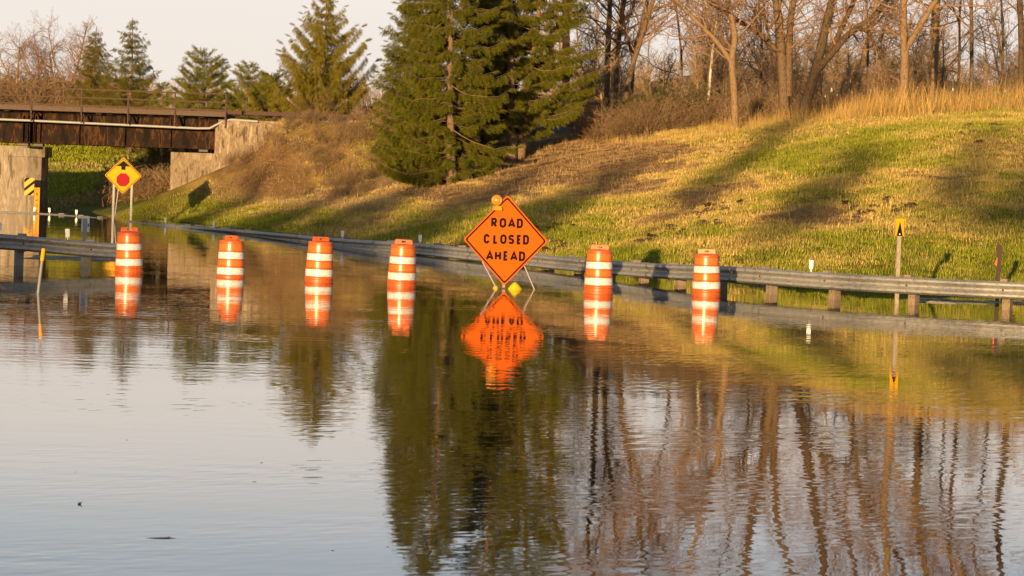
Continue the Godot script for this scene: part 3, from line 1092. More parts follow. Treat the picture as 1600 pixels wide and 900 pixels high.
func stop_ahead_sign() -> void:
	var t := thing("stop_ahead_sign", "yellow diamond sign with black arrow above a red octagon on two posts", "road sign", Vector3(-14.619, 1.698, -106), deg_to_rad(8.0))
	var p := Shape.new()
	p.plate(diamond(1.37, 0.045), -0.003, 0.003)
	part("panel", p, M.sign_yellow, t)
	part("border", ring(diamond(1.30, 0.04), diamond(1.235, 0.03), 0.003, 0.007), M.sign_black, t)
	var a := Shape.new()
	a.plate(PackedVector2Array([Vector2(-.082, .216), Vector2(.082, .216), Vector2(.082, .345), Vector2(.26, .345), Vector2(0, .563), Vector2(-.26, .345), Vector2(-.082, .345)]), 0.003, 0.007)
	part("arrow", a, M.sign_black, t)
	var o := PackedVector2Array()
	for k in 8:
		o.append(Vector2(0, -.153) + Vector2(.262, 0).rotated(TAU * (k + 0.5) / 8.0))
	var s := Shape.new()
	s.plate(o, 0.003, 0.007)
	part("octagon", s, M.sign_red, t)
	for px in [-.335, .325]:
		var q := Shape.new()
		q.box(Vector3(px, -1.05, -0.03), Vector3(0.075, 2.6, 0.04))
		q.box(Vector3(px, -1.05, -0.055), Vector3(0.03, 2.6, 0.02))
		part("post", q, M.galvanised, t)
	var b := Shape.new()
	b.bar(Vector3(-0.15, -0.4, -0.06), Vector3(-0.3, -1.9, -0.12), 0.028, 6)
	part("brace", b, M.galvanised, t)

func pier_signs() -> void:
	var t := thing("hazard_marker", "yellow plate with black diagonal stripes beside the bridge pier", "road sign", Vector3(-20.087, 1.069, -117.6))
	var board := rounded([Vector2(-.2, -.36), Vector2(.2, -.36), Vector2(.2, .36), Vector2(-.2, .36)], 0.05, 4)
	var s := Shape.new()
	s.plate(board, -0.003, 0.003)
	part("panel", s, M.sign_yellow, t)
	for k in 4:
		var y := -0.62 + k * 0.37
		var cut := Geometry2D.intersect_polygons(board, PackedVector2Array([Vector2(-.25, y), Vector2(.25, y + .42), Vector2(.25, y + .56), Vector2(-.25, y + .14)]))
		for poly in cut:
			var st := Shape.new()
			st.plate(poly, 0.003, 0.007)
			part("stripe", st, M.sign_black, t)
	var ps := Shape.new()
	ps.box(Vector3(0.0, -1.0, -0.025), Vector3(0.06, 2.6, 0.03))
	part("post", ps, M.pier_concrete, t)
	var g := thing("flood_gauge", "tall yellow flood depth gauge numbered in feet by the bridge pier", "depth gauge", Vector3(-19.741, 0.016, -117.5))
	var b := Shape.new()
	b.plate(PackedVector2Array([Vector2(-.11, -.7), Vector2(.11, -.7), Vector2(.11, 1.02), Vector2(-.11, 1.02)]), -0.012, 0.003)
	part("board", b, M.gauge_yellow, g)
	for ch in [["5", .69, .81], ["4", .45, .57], ["3", .21, .33], ["2", -.03, .09], ["1", -.27, -.15]]:
		var st := Shape.new()
		letter(st, ch[0], -.045, .045, ch[1], ch[2], .024, .003, .006)
		part("numeral", st, M.sign_black, g)
	for k in 4:
		var st := Shape.new()
		letter(st, "FEET"[k], -.08 + k * .042, -.08 + k * .042 + .033, .9, .965, .009, .003, .006)
		part("letter", st, M.sign_black, g)

func small_posts() -> void:
	# delineator with a black wedge on yellow
	var b: Vector3 = Vector3(7.093, 0, -52.526)
	var t := thing("delineator", "yellow delineator plate with black triangle on a post behind the guardrail", "marker", Vector3(b.x + 0.12, 0, b.z - 0.75), deg_to_rad(10.0))
	var s := Shape.new()
	s.plate(rounded([Vector2(-.08, 1.27), Vector2(.08, 1.27), Vector2(.08, 1.6), Vector2(-.08, 1.6)], .02, 3), .018, .024)
	part("plate", s, M.sign_yellow, t)
	s = Shape.new()
	s.plate(PackedVector2Array([Vector2(-.062, 1.275), Vector2(.062, 1.275), Vector2(.0, 1.555)]), .024, .028)
	part("wedge", s, M.sign_black, t)
	s = Shape.new()
	s.lathe(PackedVector2Array([Vector2(.014, 0), Vector2(.0, .006)]), 8)
	part("bolt", s, M.white_plastic, t).transform = Transform3D(Basis(Vector3.RIGHT, PI / 2), Vector3(0, 1.31, .029))
	s = Shape.new()
	s.box(Vector3(0, .5, 0), Vector3(.075, 2.1, .035)); s.box(Vector3(0, .5, -.02), Vector3(.03, 2.1, .02))
	part("post", s, M.weathered_wood, t)
	# brown marker post with a red ribbon
	b = Vector3(9.738, 0, -57.041)
	t = thing("brown_marker_post", "dark brown marker post with orange ribbon right of the delineator", "marker", b, deg_to_rad(-4.0))
	s = Shape.new()
	s.box(Vector3(0, .2, 0), Vector3(.075, 1.5, .04))
	part("post", s, M.brown_paint, t)
	s = Shape.new()
	s.plate(rounded([Vector2(-.055, .86), Vector2(.055, .84), Vector2(.06, 1.1), Vector2(-.045, 1.12)], .02, 3), .02, .032)
	part("blade", s, M.brown_paint, t)
	s = Shape.new()
	s.plate(PackedVector2Array([Vector2(-.03, .87), Vector2(-.035, .68), Vector2(-.085, .72)]), .021, .025)
	part("ribbon", s, M.ribbon, t)
	# grey tube with a yellow cap
	b = Vector3(-7.587, 0, -45.528)
	t = thing("yellow_capped_post", "thin leaning grey post with yellow top in the water at left", "marker", b)
	t.rotation.z = -0.095
	s = Shape.new()
	s.bar(Vector3(0, -.6, 0), Vector3(0, .54, 0), .026, 14)
	part("tube", s, M.grey_plastic, t)
	s = Shape.new()
	s.lathe(PackedVector2Array([Vector2(.03, .52), Vector2(.032, .54), Vector2(.032, .7), Vector2(.024, .722), Vector2(0, .728)]), 14)
	part("cap", s, M.sign_yellow, t)
	# small sign seen behind the left rail
	b = Vector3(-9.164, 0, -60.837)
	t = thing("milepost", "small white roadside plate on a grey post behind the left guardrail", "road sign", b, deg_to_rad(14.0))
	s = Shape.new()
	s.plate(rounded([Vector2(-.085, .64), Vector2(.085, .64), Vector2(.085, .97), Vector2(-.085, .97)], .02, 3), -.025, -.02)
	part("plate", s, M.white_plastic, t)
	s = Shape.new()
	s.plate(PackedVector2Array([Vector2(.045, .75), Vector2(.08, .75), Vector2(.08, .82), Vector2(.045, .82)]), -.02, -.016)
	part("blue_mark", s, M.blue, t)
	s = Shape.new()
	s.box(Vector3(-.015, .2, 0), Vector3(.085, 1.45, .035))
	part("post", s, M.galvanised, t)

func bridge() -> void:
	var t := thing("railway_bridge", "rusty steel railway bridge on concrete supports across the flooded road", "bridge", Vector3(-16.0, 0, -119.0))
	var c := Vector3(16.0, 0, 119.0)
	var s: Shape
	# two girder spans with a joint over the pier
	for sp in [[-34.0, -20.05], [-19.95, -12.35]]:
		var mid: float = (sp[0] + sp[1]) / 2.0
		var l: float = sp[1] - sp[0]
		for dep in [117.4, 120.6]:
			s = Shape.new()
			s.box(Vector3(mid, 3.5, -dep) + c, Vector3(l, 1.2, 0.03))
			s.box(Vector3(mid, 2.88, -dep) + c, Vector3(l, 0.04, 0.36))
			s.box(Vector3(mid, 2.97, -dep + 0.02) + c, Vector3(l, 0.13, 0.02))
			s.box(Vector3(mid, 4.12, -dep) + c, Vector3(l, 0.04, 0.36))
			part("girder", s, M.rust, t)
			var n := int(l / 1.9)
			for k in n + 1:
				s = Shape.new()
				s.box(Vector3(sp[0] + 0.03 + (l - 0.06) * k / n, 3.5, -dep + 0.085) + c, Vector3(0.02, 1.18, 0.14))
				part("stiffener", s, M.rust, t)
	for bx in [-20.35, -20.15, -19.85, -19.65]:
		s = Shape.new()
		s.box(Vector3(bx, 3.45, -117.3) + c, Vector3(0.025, 1.1, 0.16))
		part("stiffener", s, M.rust, t)
	for bx in [-20.3, -19.7, -12.9]:
		s = Shape.new()
		s.box(Vector3(bx, 2.865 - 0.07, -117.4) + c, Vector3(0.4, 0.12, 0.4), Basis.IDENTITY, 0.02)
		part("bearing", s, M.dark_steel, t)
	# timber ties, their ends in view
	s = Shape.new()
	s.box(Vector3.ZERO, Vector3(0.24, 0.2, 4.4), Basis.IDENTITY, 0.01)
	var tie := s.mesh()
	var x := -26.0
	while x < -12.0:
		var o := part("tie", tie, M.old_timber, t)
		o.position = Vector3(x, 4.245, -119.0) + c + Vector3(0, rng.randf_range(-0.012, 0.012), rng.randf_range(-0.05, 0.05))
		x += 0.42
	# walkway planks and their edge beam
	s = Shape.new()
	s.box(Vector3(-19.2, 4.36, -116.75) + c, Vector3(14.6, 0.05, 0.24))
	part("walkway_plank", s, M.old_timber, t)
	s = Shape.new()
	s.box(Vector3(-19.2, 4.365, -116.48) + c, Vector3(14.6, 0.05, 0.26))
	part("walkway_plank", s, M.old_timber, t)
	s = Shape.new()
	s.box(Vector3(-19.2, 4.30, -116.3) + c, Vector3(14.6, 0.2, 0.05))
	part("edge_beam", s, M.old_timber, t)
	# railing
	for px in [-23.85, -21.87, -19.87, -17.82, -15.92, -14.0, -11.93]:
		s = Shape.new()
		s.box(Vector3(px, 4.62, -116.24) + c, Vector3(0.06, 1.0, 0.05))
		part("railing_post", s, M.dark_rust, t)
		s = Shape.new()
		s.box(Vector3(px, 4.02, -116.8) + c, Vector3(0.05, 0.06, 1.1), Basis(Vector3.RIGHT, 0.45))
		s.box(Vector3(px, 4.0, -116.28) + c, Vector3(0.05, 0.5, 0.05))
		part("bracket", s, M.dark_rust, t)
	for ry in [5.12, 4.78, 4.46]:
		s = Shape.new()
		s.box(Vector3(-19.2, ry, -116.2) + c, Vector3(14.6, 0.055, 0.045))
		part("railing_bar", s, M.dark_rust, t)
	for dep in [118.28, 119.72]:
		s = Shape.new()
		s.box(Vector3(-19.0, 4.43, -dep) + c, Vector3(15.2, 0.16, 0.07))
		part("rail", s, M.dark_rust, t)
	# conduit along the girder
	s = Shape.new()
	s.tube(PackedVector3Array([Vector3(-34, 3.84, -116.6) + c, Vector3(-20, 3.78, -116.6) + c, Vector3(-13.1, 3.7, -116.6) + c, Vector3(-12.6, 3.72, -116.6) + c, Vector3(-12.05, 4.02, -116.5) + c, Vector3(-11.7, 4.1, -116.4) + c, Vector3(-10.6, 4.06, -116.2) + c]), taper(0.05, 0.05, 7), 10)
	part("conduit", s, M.conduit, t)
	# concrete
	var plan := PackedVector2Array([Vector2(-34, -121.6), Vector2(-20.05, -121.6), Vector2(-19.62, -119.4), Vector2(-19.8, -118.75), Vector2(-20.35, -118.35), Vector2(-21.0, -118.2), Vector2(-34, -118.2)])
	var lay := Transform3D(Basis(Vector3.RIGHT, Vector3(0, 0, 1), Vector3(0, -1, 0)), c)
	s = Shape.new()
	for q in [[-1.2, 2.3]]:
		upright(s, plan, q[0], q[1], c)
	var pier := part("pier", s, M.pier_concrete, t)
	var big := PackedVector2Array()
	for q in plan:
		big.append(q + (q - Vector2(-24, -119.9)).normalized() * 0.14)
	s = Shape.new()
	upright(s, big, 2.302, 2.73, c)
	part("cap", s, M.pier_concrete, pier)
	s = Shape.new()
	upright(s, PackedVector2Array([Vector2(-14.35, -122.2), Vector2(-9.4, -122.2), Vector2(-9.4, -116.9), Vector2(-12.6, -116.9), Vector2(-14.35, -118.2)]), -1.0, 2.7, c)
	var ab := part("abutment", s, M.abutment_concrete, t)
	s = Shape.new()
	upright(s, PackedVector2Array([Vector2(-12.3, -121.9), Vector2(-9.2, -121.9), Vector2(-9.2, -117.0), Vector2(-12.3, -117.0)]), 2.71, 4.1, c)
	part("backwall", s, M.abutment_concrete, ab)
	# wing wall, its top stepping down away from the bridge
	s = Shape.new()
	s.plate(PackedVector2Array([Vector2(-12.35, -0.5), Vector2(-9.2, -0.5), Vector2(-9.2, 3.6), Vector2(-10.3, 4.05), Vector2(-12.0, 4.06), Vector2(-12.35, 3.7)]), -116.85, -116.35, Transform3D(Basis.IDENTITY, c))
	part("wing_wall", s, M.abutment_concrete, ab)

func upright(s: Shape, plan: PackedVector2Array, y0: float, y1: float, c: Vector3) -> void:
	# plan in x, z; walls and a top
	var cw := Geometry2D.is_polygon_clockwise(plan)
	for k in plan.size():
		var a := plan[k]
		var b := plan[(k + 1) % plan.size()]
		if cw:
			var e := a; a = b; b = e
		s.quad(Vector3(b.x, y0, b.y) + c, Vector3(a.x, y0, a.y) + c, Vector3(a.x, y1, a.y) + c, Vector3(b.x, y1, b.y) + c)
	var id := Geometry2D.triangulate_polygon(plan)
	for k in range(0, id.size(), 3):
		var p := []
		for j in 3: p.append(Vector3(plan[id[k + j]].x, y1, plan[id[k + j]].y) + c)
		if (p[1] - p[0]).cross(p[2] - p[0]).y < 0:
			var e = p[1]; p[1] = p[2]; p[2] = e
		s.tri(p[0], p[1], p[2])

func railway() -> void:
	var t := thing("railway_track", "railway line on grey ballast along the top of the bank", "railway track", Vector3(0, 4.1, -119.0))
	var s := Shape.new()
	var prev := []
	for k in 80:
		var x := -9.3 + k * 0.8
		var row := []
		for q in [[115.3, -0.35], [116.3, 0.12], [116.9, 0.2], [121.0, 0.2], [122.4, -0.35]]:
			row.append(Vector3(x, q[1] + 0.08 * lump.get_noise_2d(x * 30.0, q[0] * 40.0), 119.0 - q[0]))
		if k > 0:
			for j in 4:
				s.quad(prev[j], row[j], row[j + 1], prev[j + 1])
		prev = row
	part("ballast", s, M.ballast, t)
	for dep in [118.28, 119.72]:
		s = Shape.new()
		s.box(Vector3(20, 0.33, 119.0 - dep), Vector3(62.6, 0.16, 0.07))
		part("rail", s, M.dark_rust, t)
	s = Shape.new()
	s.box(Vector3.ZERO, Vector3(0.23, 0.16, 2.6), Basis.IDENTITY, 0.01)
	var tie := s.mesh()
	for k in 60:
		var o := part("tie", tie, M.old_timber, t)
		o.position = Vector3(-9.1 + k * 0.55, 0.175, 0)

func floating_bits() -> void:
	var s := Shape.new()
	s.tube(PackedVector3Array([Vector3(-.1, -.003, .0), Vector3(-.03, .001, .006), Vector3(.04, .002, 0), Vector3(.1, -.002, -.012)]), PackedFloat32Array([.002, .004, .005, .002]), 6)
	s.tube(PackedVector3Array([Vector3(.03, .002, 0), Vector3(.05, .004, -.03), Vector3(.06, .002, -.05)]), PackedFloat32Array([.003, .002, .001]), 5)
	var o := part("floating_twig", s, M.wet_wood)
	o.position = Vector3(-1.939, 0, -16.004)
	o.rotation.y = 0.15
	tag(o, "thin dark twig floating on the pale water in the foreground", "twig")
	s = Shape.new()
	s.lathe(PackedVector2Array([Vector2(.0, -.006), Vector2(.011, 0), Vector2(.008, .01), Vector2(0, .013)]), 8)
	s.tube(PackedVector3Array([Vector3(.005, .006, 0), Vector3(.012, .012, 0), Vector3(.016, .018, 0)]), PackedFloat32Array([.004, .003, .002]), 5)
	o = part("floating_seed_pod", s, M.wet_wood)
	o.position = Vector3(-2.62, 0, -17.472)
	tag(o, "small dark seed pod floating left in the foreground water", "seed pod")
	# a few leaves lying on the water
	var leaf := Shape.new()
	leaf.plate(PackedVector2Array([Vector2(-.02, 0), Vector2(-.006, -.009), Vector2(.012, -.007), Vector2(.022, .001), Vector2(.01, .008), Vector2(-.008, .009)]), 0.0, 0.0015, Transform3D(Basis(Vector3.RIGHT, -PI / 2), Vector3.ZERO))
	var lw := []
	var lc := PackedColorArray()
	rng.seed = 60
	for k in 46:
		var d := rng.randf_range(15.5, 34.0)
		var x := rng.randf_range(-0.18, 0.18) * d
		var sc := rng.randf_range(0.25, 0.8)
		lw.append(Transform3D(Basis.from_euler(Vector3(0, rng.randf() * TAU, 0)).scaled(Vector3(sc, sc, sc)), Vector3(x, 0.001, -d)))
		lc.append(Color(0.06, 0.04, 0.025, 1))
	tag(scatter("floating_leaves", leaf.mesh(), M.blade, lw, lc), "tiny dead leaf scraps drifting on the foreground water", "leaves", "", "stuff")
	# drift of straw and sticks behind the rails
	var stick := Shape.new()
	stick.tube(PackedVector3Array([Vector3(-0.5, 0, 0), Vector3(0, 0.01, 0.04), Vector3(0.5, 0, -0.02)]), PackedFloat32Array([0.014, 0.018, 0.008]), 4)
	var w := []
	var c := PackedColorArray()
	rng.seed = 61
	for k in 420:
		var p: Vector3
		if k < 170:
			p = Vector3(rng.randf_range(-10.6, -8.6), 0.004, -rng.randf_range(61.5, 64.0))
		elif k < 300:
			p = Vector3(rng.randf_range(7.6, 10.2), 0.004, -rng.randf_range(54.4, 56.6))
		else:
			var d := rng.randf_range(59.0, 105.0)
			p = Vector3(1.3 - (d - 64.5) * 0.38 + rng.randf_range(1.2, 2.4), 0.004, -d)
		var sc := rng.randf_range(0.1, 0.6)
		w.append(Transform3D(Basis.from_euler(Vector3(0, rng.randf() * TAU, 0)).scaled(Vector3(sc, sc * 0.7, sc)), p))
		var v := rng.randf_range(0.5, 1.3)
		c.append(Color(0.4 * v, 0.35 * v, 0.28 * v, 1))
	tag(scatter("floating_debris", stick.mesh(), M.blade, w, c), "pale straw and sticks drifting on the water behind the guardrails", "debris", "", "stuff")
	# torn clods of sod on the bank
	var clod := Shape.new()
	for j in 5:
		for k in 9:
			var q := []
			for e in [[k, j], [k + 1, j], [k + 1, j + 1], [k, j + 1]]:
				var a: float = TAU * (e[0] % 9) / 9.0
				var f: float = PI / 2 * e[1] / 5.0
				var r: float = 1.0 + 0.35 * sin(a * 3.0 + e[1] * 1.7) + 0.2 * sin(a * 5.0 + e[1] * 4.0)
				q.append(Vector3(cos(a) * cos(f) * r, sin(f) * r * 0.6, -sin(a) * cos(f) * r))
			clod.quad(q[0], q[1], q[2], q[3])
	var cm := clod.mesh()
	w = []
	c = PackedColorArray()
	for spot in [[1.2, 76.5, 0.9], [0.2, 79.5, 1.0], [-1.6, 80.0, 0.8], [4.6, 74.0, 1.2], [3.6, 72.5, 0.9], [5.1, 76.5, 0.6], [8.9, 70.0, 0.9], [13.5, 82.0, 1.1], [15.0, 80.0, 1.0]]:
		for k in 16:
			var x: float = spot[0] + rng.randfn(0, 0.5 * spot[2])
			var d: float = spot[1] + rng.randfn(0, 0.9 * spot[2])
			var sc := rng.randf_range(0.04, 0.15)
			w.append(Transform3D(Basis.from_euler(Vector3(rng.randfn(0, 0.3), rng.randf() * TAU, rng.randfn(0, 0.3))).scaled(Vector3(sc * 1.4, sc, sc)), Vector3(x, land(x, -d), -d)))
			var v := rng.randf_range(0.5, 1.4)
			c.append(Color(0.085 * v, 0.055 * v, 0.035 * v, 1))
	tag(scatter("torn_sod", cm, M.blade, w, c), "dark torn clods of earth scattered on the bank", "soil", "", "stuff")

func conifers() -> void:
	rng.seed = 40
	var g := "conifers on the bank"
	var dk := Color(0.1, 0.104, 0.011)
	var ol := Color(0.108, 0.11, 0.011)
	var on := func(x: float, d: float) -> Vector3: return Vector3(x, land(x, -d) - 0.08, -d)
	conifer("spruce_tree", "dark dense spruce at the left edge of the clump above the road", on.call(-3.75, 104.0), Vector3(0.1, 0, 0), 10.2, 2.0, 0.16, {"group": g, "colour": dk, "from": 0.35, "gap": 0.2, "shape": 0.7, "droop": 0.3, "tip": 0.5, "dense": 0.052})
	conifer("spruce_tree", "spruce with a pale bare trunk in the middle of the clump", on.call(-2.25, 100.5), Vector3(-0.5, 0, 0), 12.5, 2.45, 0.16, {"group": g, "colour": ol * 0.9, "from": 0.3, "gap": 0.22, "shape": 0.65, "droop": 0.5, "tip": 0.45, "bare": 0.22, "dense": 0.054, "twig": 0.31, "hang": 1.1, "open": 0.5})
	conifer("spruce_tree", "spruce whose trunk leans left, one of a joined pair", on.call(-0.2, 105.0), Vector3(-0.6, 0, 0.2), 13.5, 2.6, 0.18, {"group": g, "colour": ol, "from": 1.4, "gap": 0.25, "dense": 0.058, "twig": 0.32, "shape": 0.55, "droop": 0.5, "tip": 0.5, "bare": 0.35, "hang": 0.9, "open": 0.4})
	conifer("spruce_tree", "spruce whose trunk leans right, one of a joined pair", on.call(0.12, 105.3), Vector3(1.1, 0, 0), 13.0, 2.5, 0.15, {"group": g, "colour": ol * 0.95, "from": 1.7, "gap": 0.26, "dense": 0.058, "twig": 0.32, "shape": 0.5, "droop": 0.4, "tip": 0.55, "bare": 0.3, "hang": 0.9, "open": 0.4})
	conifer("spruce_tree", "low dark spruce filling the shade behind the joined pair", on.call(-1.3, 108.0), Vector3(0.1, 0, 0), 9.0, 2.2, 0.13, {"group": g, "colour": dk, "from": 0.3, "gap": 0.24, "shape": 0.6, "dense": 0.07})
	# beyond the railway
	conifer("spruce_tree", "tall sunlit open spruce standing alone beyond the railway", on.call(-8.7, 125.5), Vector3(0.1, 0, 0), 6.7, 3.5, 0.14, {"group": g, "colour": Color(0.17, 0.145, 0.016), "from": 0.2, "gap": 0.27, "shape": 0.95, "droop": 0.3, "tip": 0.85, "dense": 0.045, "twig": 0.3})
	conifer("spruce_tree", "pointed open spruce above the middle of the bridge railing", on.call(-21.75, 160.0), Vector3(-0.05, 0, 0), 7.9, 3.3, 0.14, {"group": g, "colour": Color(0.105, 0.098, 0.015), "from": 0.8, "gap": 0.34, "shape": 0.9, "droop": 0.5, "tip": 0.75, "dense": 0.075, "twig": 0.32})
	conifer("spruce_tree", "narrow spruce left of the pointed one behind the bridge", on.call(-24.3, 163.0), Vector3(0.05, 0, 0), 7.0, 2.2, 0.14, {"group": g, "colour": Color(0.115, 0.10, 0.015), "from": 0.8, "gap": 0.24, "shape": 0.8, "dense": 0.07, "twig": 0.3, "pitch": 0.2})
	var pine := {"group": g, "spray": M.pine_spray, "colour": Color(0.125, 0.125, 0.016), "from": 0.4, "gap": 0.36, "shape": 0.5, "droop": 0.0, "pitch": 0.25, "tip": 0.4, "dense": 0.1, "twig": 0.34, "hang": -0.5, "bare": 0.35}
	for q in [[-14.2, 128.0, 3.5, 1.9, "broad pine behind the right end of the bridge railing"], [-12.2, 128.0, 2.9, 1.6, "smaller pine between the bridge railing and the sunlit spruce"], [-11.0, 126.0, 2.6, 1.5, "low bushy pine at the left foot of the sunlit spruce"], [-16.2, 129.0, 1.9, 0.9, "young pine low behind the bridge railing"]]:
		var b: Vector3 = on.call(q[0], q[1])
		b.y = maxf(b.y, 1.0)
		conifer("pine_tree", q[4], Vector3(q[0], land(q[0], -q[1]) - 0.08, -q[1]), Vector3(0.05, 0, 0), q[2] + 3.9 - land(q[0], -q[1]), q[3], 0.1, pine)
	# between the viewer and the sun, left of and behind the viewpoint: they cast the evening shade
	var shade := {"group": "shade trees behind the viewpoint", "colour": dk, "from": 0.8, "gap": 0.55, "dense": 0.2, "twig": 0.75, "shape": 0.6}
	var k := 0
	for q in SHADE:
		shade.from = q[5]
		shade.shape = q[6]
		conifer("spruce_tree", q[4], Vector3(q[0], land(q[0], -q[1]) - 0.1, -q[1]), Vector3(0.2, 0, 0), q[2], q[3], 0.2, shade)

var SHADE := [
	[-30.0, -40.0, 13.4, 2.2, "nearest spruce of the row left behind the viewpoint", 9.8, 0.4],
	[-34.8, -42.0, 13.6, 2.6, "second spruce of the row left behind the viewpoint", 1.8, 0.4],
	[-39.0, -41.0, 13.8, 3.5, "third spruce of the row left behind the viewpoint", 0.8, 0.5],
	[-43.5, -43.0, 14.4, 3.5, "fourth spruce of the row left behind the viewpoint", 0.8, 0.5],
	[-48.5, -40.0, 14.0, 3.5, "fifth spruce of the row left behind the viewpoint", 0.8, 0.5],
	[-53.5, -42.0, 13.4, 3.2, "outermost spruce of the row left behind the viewpoint", 0.8, 0.5],
	[-32.4, -45.0, 12.2, 1.9, "first small spruce filling the row left behind the viewpoint", 8.8, 0.4],
	[-37.0, -45.0, 12.4, 3.0, "second small spruce filling the row left behind the viewpoint", 0.8, 0.4],
	[-41.3, -46.0, 12.8, 3.0, "third small spruce filling the row left behind the viewpoint", 0.8, 0.4],
	[-46.2, -46.0, 12.8, 3.0, "fourth small spruce filling the row left behind the viewpoint", 0.8, 0.4],
	[-51.2, -46.0, 12.8, 3.0, "fifth small spruce filling the row left behind the viewpoint", 0.8, 0.4],
	[-25.0, -40.0, 18.0, 1.2, "slim high crowned spruce left behind the viewpoint", 10.8, 0.4],
	[-21.0, -41.0, 13.0, 1.5, "slender high crowned spruce behind the viewpoint", 9.4, 0.3],
	[-17.2, -41.0, 13.6, 1.1, "slender high crowned spruce right of its neighbour behind the viewpoint", 10.6, 0.3],
	[-15.4, -42.0, 13.4, 2.6, "high crowned spruce straight behind the viewpoint", 9.8, 0.35],
	[-10.0, -42.0, 13.0, 3.0, "low branched spruce right of the slender ones behind the viewpoint", 0.8, 0.45],
]

func bare_trees() -> void:
	rng.seed = 50
	bare_tree("bare_tree", "straight leafless tree just right of the spruces, left of its twin", [[[Vector3(3.678, 4.34, -116), Vector3(3.553, 6.365, -116), Vector3(3.574, 7.926, -116), Vector3(3.57, 9.484, -116)], 0.146, 0.040, true]], M.grey_bark, 13.0)
	bare_tree("bare_tree", "straight leafless tree just right of the spruces, right of its twin", [[[Vector3(3.946, 4.367, -117), Vector3(3.967, 6.678, -117), Vector3(4.058, 8.516, -117), Vector3(4.204, 9.568, -117)], 0.112, 0.032, true]], M.grey_bark, 12.0)
	bare_tree("bare_tree", "leafless tree leaning right beside the twin trunks", [[[Vector3(4.073, 4.394, -114), Vector3(4.408, 6.451, -114), Vector3(4.817, 7.871, -114), Vector3(5.22, 9.416, -114)], 0.129, 0.040, true]], M.grey_bark, 12.0)
	bare_tree("bare_tree", "leafless tree forking low above the brown bush", [[[Vector3(4.519, 4.506, -115), Vector3(4.526, 7.137, -115), Vector3(4.866, 8.437, -115), Vector3(5.102, 9.732, -115)], 0.120, 0.040, true], [[Vector3(4.524, 7.188, -115), Vector3(4.23, 8.157, -115), Vector3(4.038, 9.18, -115)], 0.060, 0.032, true]], M.grey_bark, 11.5)
	bare_tree("bare_tree", "pale smooth tree with Y shaped fork in front of the woods", [[[Vector3(7.658, 4.277, -100), Vector3(7.545, 5.485, -100), Vector3(7.392, 6.555, -100), Vector3(7.544, 7.278, -100), Vector3(7.362, 7.943, -100), Vector3(7.198, 8.72, -100)], 0.146, 0.040, true], [[Vector3(7.395, 6.466, -100), Vector3(6.935, 7.132, -100.2), Vector3(6.319, 7.704, -100.4), Vector3(5.858, 8.143, -100.5), Vector3(5.324, 8.693, -100.6)], 0.095, 0.040, true]], M.pale_bark, 12.0)
	bare_tree("bare_tree", "thick leafless tree with two upright stems in the middle of the row", [[[Vector3(9.759, 5.104, -104), Vector3(9.561, 6.612, -104), Vector3(9.478, 7.542, -104), Vector3(9.234, 9.046, -104)], 0.198, 0.064, true], [[Vector3(9.839, 5.456, -104), Vector3(9.79, 7.319, -104), Vector3(9.815, 8.485, -104), Vector3(9.952, 9.187, -104)], 0.146, 0.048, true], [[Vector3(9.552, 6.845, -104), Vector3(9.014, 7.479, -104), Vector3(8.019, 8.022, -103.5), Vector3(6.799, 8.667, -103)], 0.095, 0.040, true]], M.grey_bark, 13.5)
	bare_tree("bare_tree", "dark leafless tree with long crooked limbs reaching right", [[[Vector3(10.166, 5.3, -103), Vector3(10.704, 6.335, -103), Vector3(10.874, 7.31, -103), Vector3(11.222, 9.052, -103)], 0.206, 0.072, true], [[Vector3(10.638, 6.24, -103), Vector3(11.344, 7.156, -102.8), Vector3(11.871, 7.832, -102.6), Vector3(12.566, 8.258, -102.4), Vector3(13.021, 8.857, -102.2)], 0.138, 0.040, true], [[Vector3(11.098, 6.903, -103), Vector3(11.568, 7.911, -103), Vector3(12.01, 9.01, -103)], 0.103, 0.048, true], [[Vector3(12.198, 7.976, -102.5), Vector3(12.726, 7.388, -102.3), Vector3(13.111, 6.541, -102), Vector3(13.296, 5.931, -102)], 0.043, 0.016, false]], M.dark_bark, 13.0)
	bare_tree("bare_tree", "golden lit tree with V shaped fork above tall dry grass", [[[Vector3(13.251, 4.874, -98), Vector3(13.225, 6.06, -98), Vector3(13.209, 7.025, -98), Vector3(13.102, 8.031, -98), Vector3(13.093, 8.798, -98)], 0.172, 0.056, true], [[Vector3(13.212, 6.938, -98), Vector3(13.744, 7.922, -98), Vector3(14.257, 8.839, -98)], 0.112, 0.048, true]], M.pale_bark, 13.0)
	bare_tree("bare_tree", "straight pale barked trunk right of the V shaped tree", [[[Vector3(15.995, 6.215, -110), Vector3(16.019, 8.064, -110), Vector3(15.978, 9.663, -110)], 0.138, 0.072, true]], M.pale_bark, 14.0)
	bare_tree("bare_tree", "slender straight tree between the pale trunk and the right edge", [[[Vector3(17.796, 6.267, -112), Vector3(17.726, 7.971, -112), Vector3(17.599, 9.847, -112)], 0.086, 0.040, true]], M.grey_bark, 12.0)
	bare_tree("bare_tree", "dark straight tree at the right edge of the view", [[[Vector3(19.043, 6.377, -108), Vector3(18.972, 8.069, -108), Vector3(18.785, 9.633, -108)], 0.129, 0.064, true]], M.dark_bark, 13.0)
	bare_tree("bare_tree", "pale trunk showing behind the right side of the spruces", [[[Vector3(2.131, 4.674, -125), Vector3(2.011, 8.034, -125), Vector3(1.913, 9.989, -125)], 0.189, 0.080, true]], M.pale_bark, 13.0)
	bare_tree("bare_tree", "thin whitish birch behind the brown bush", [[[Vector3(7.827, 5.792, -118), Vector3(7.905, 7.25, -118), Vector3(8.062, 8.709, -118)], 0.060, 0.032, true]], M.birch, 9.0)
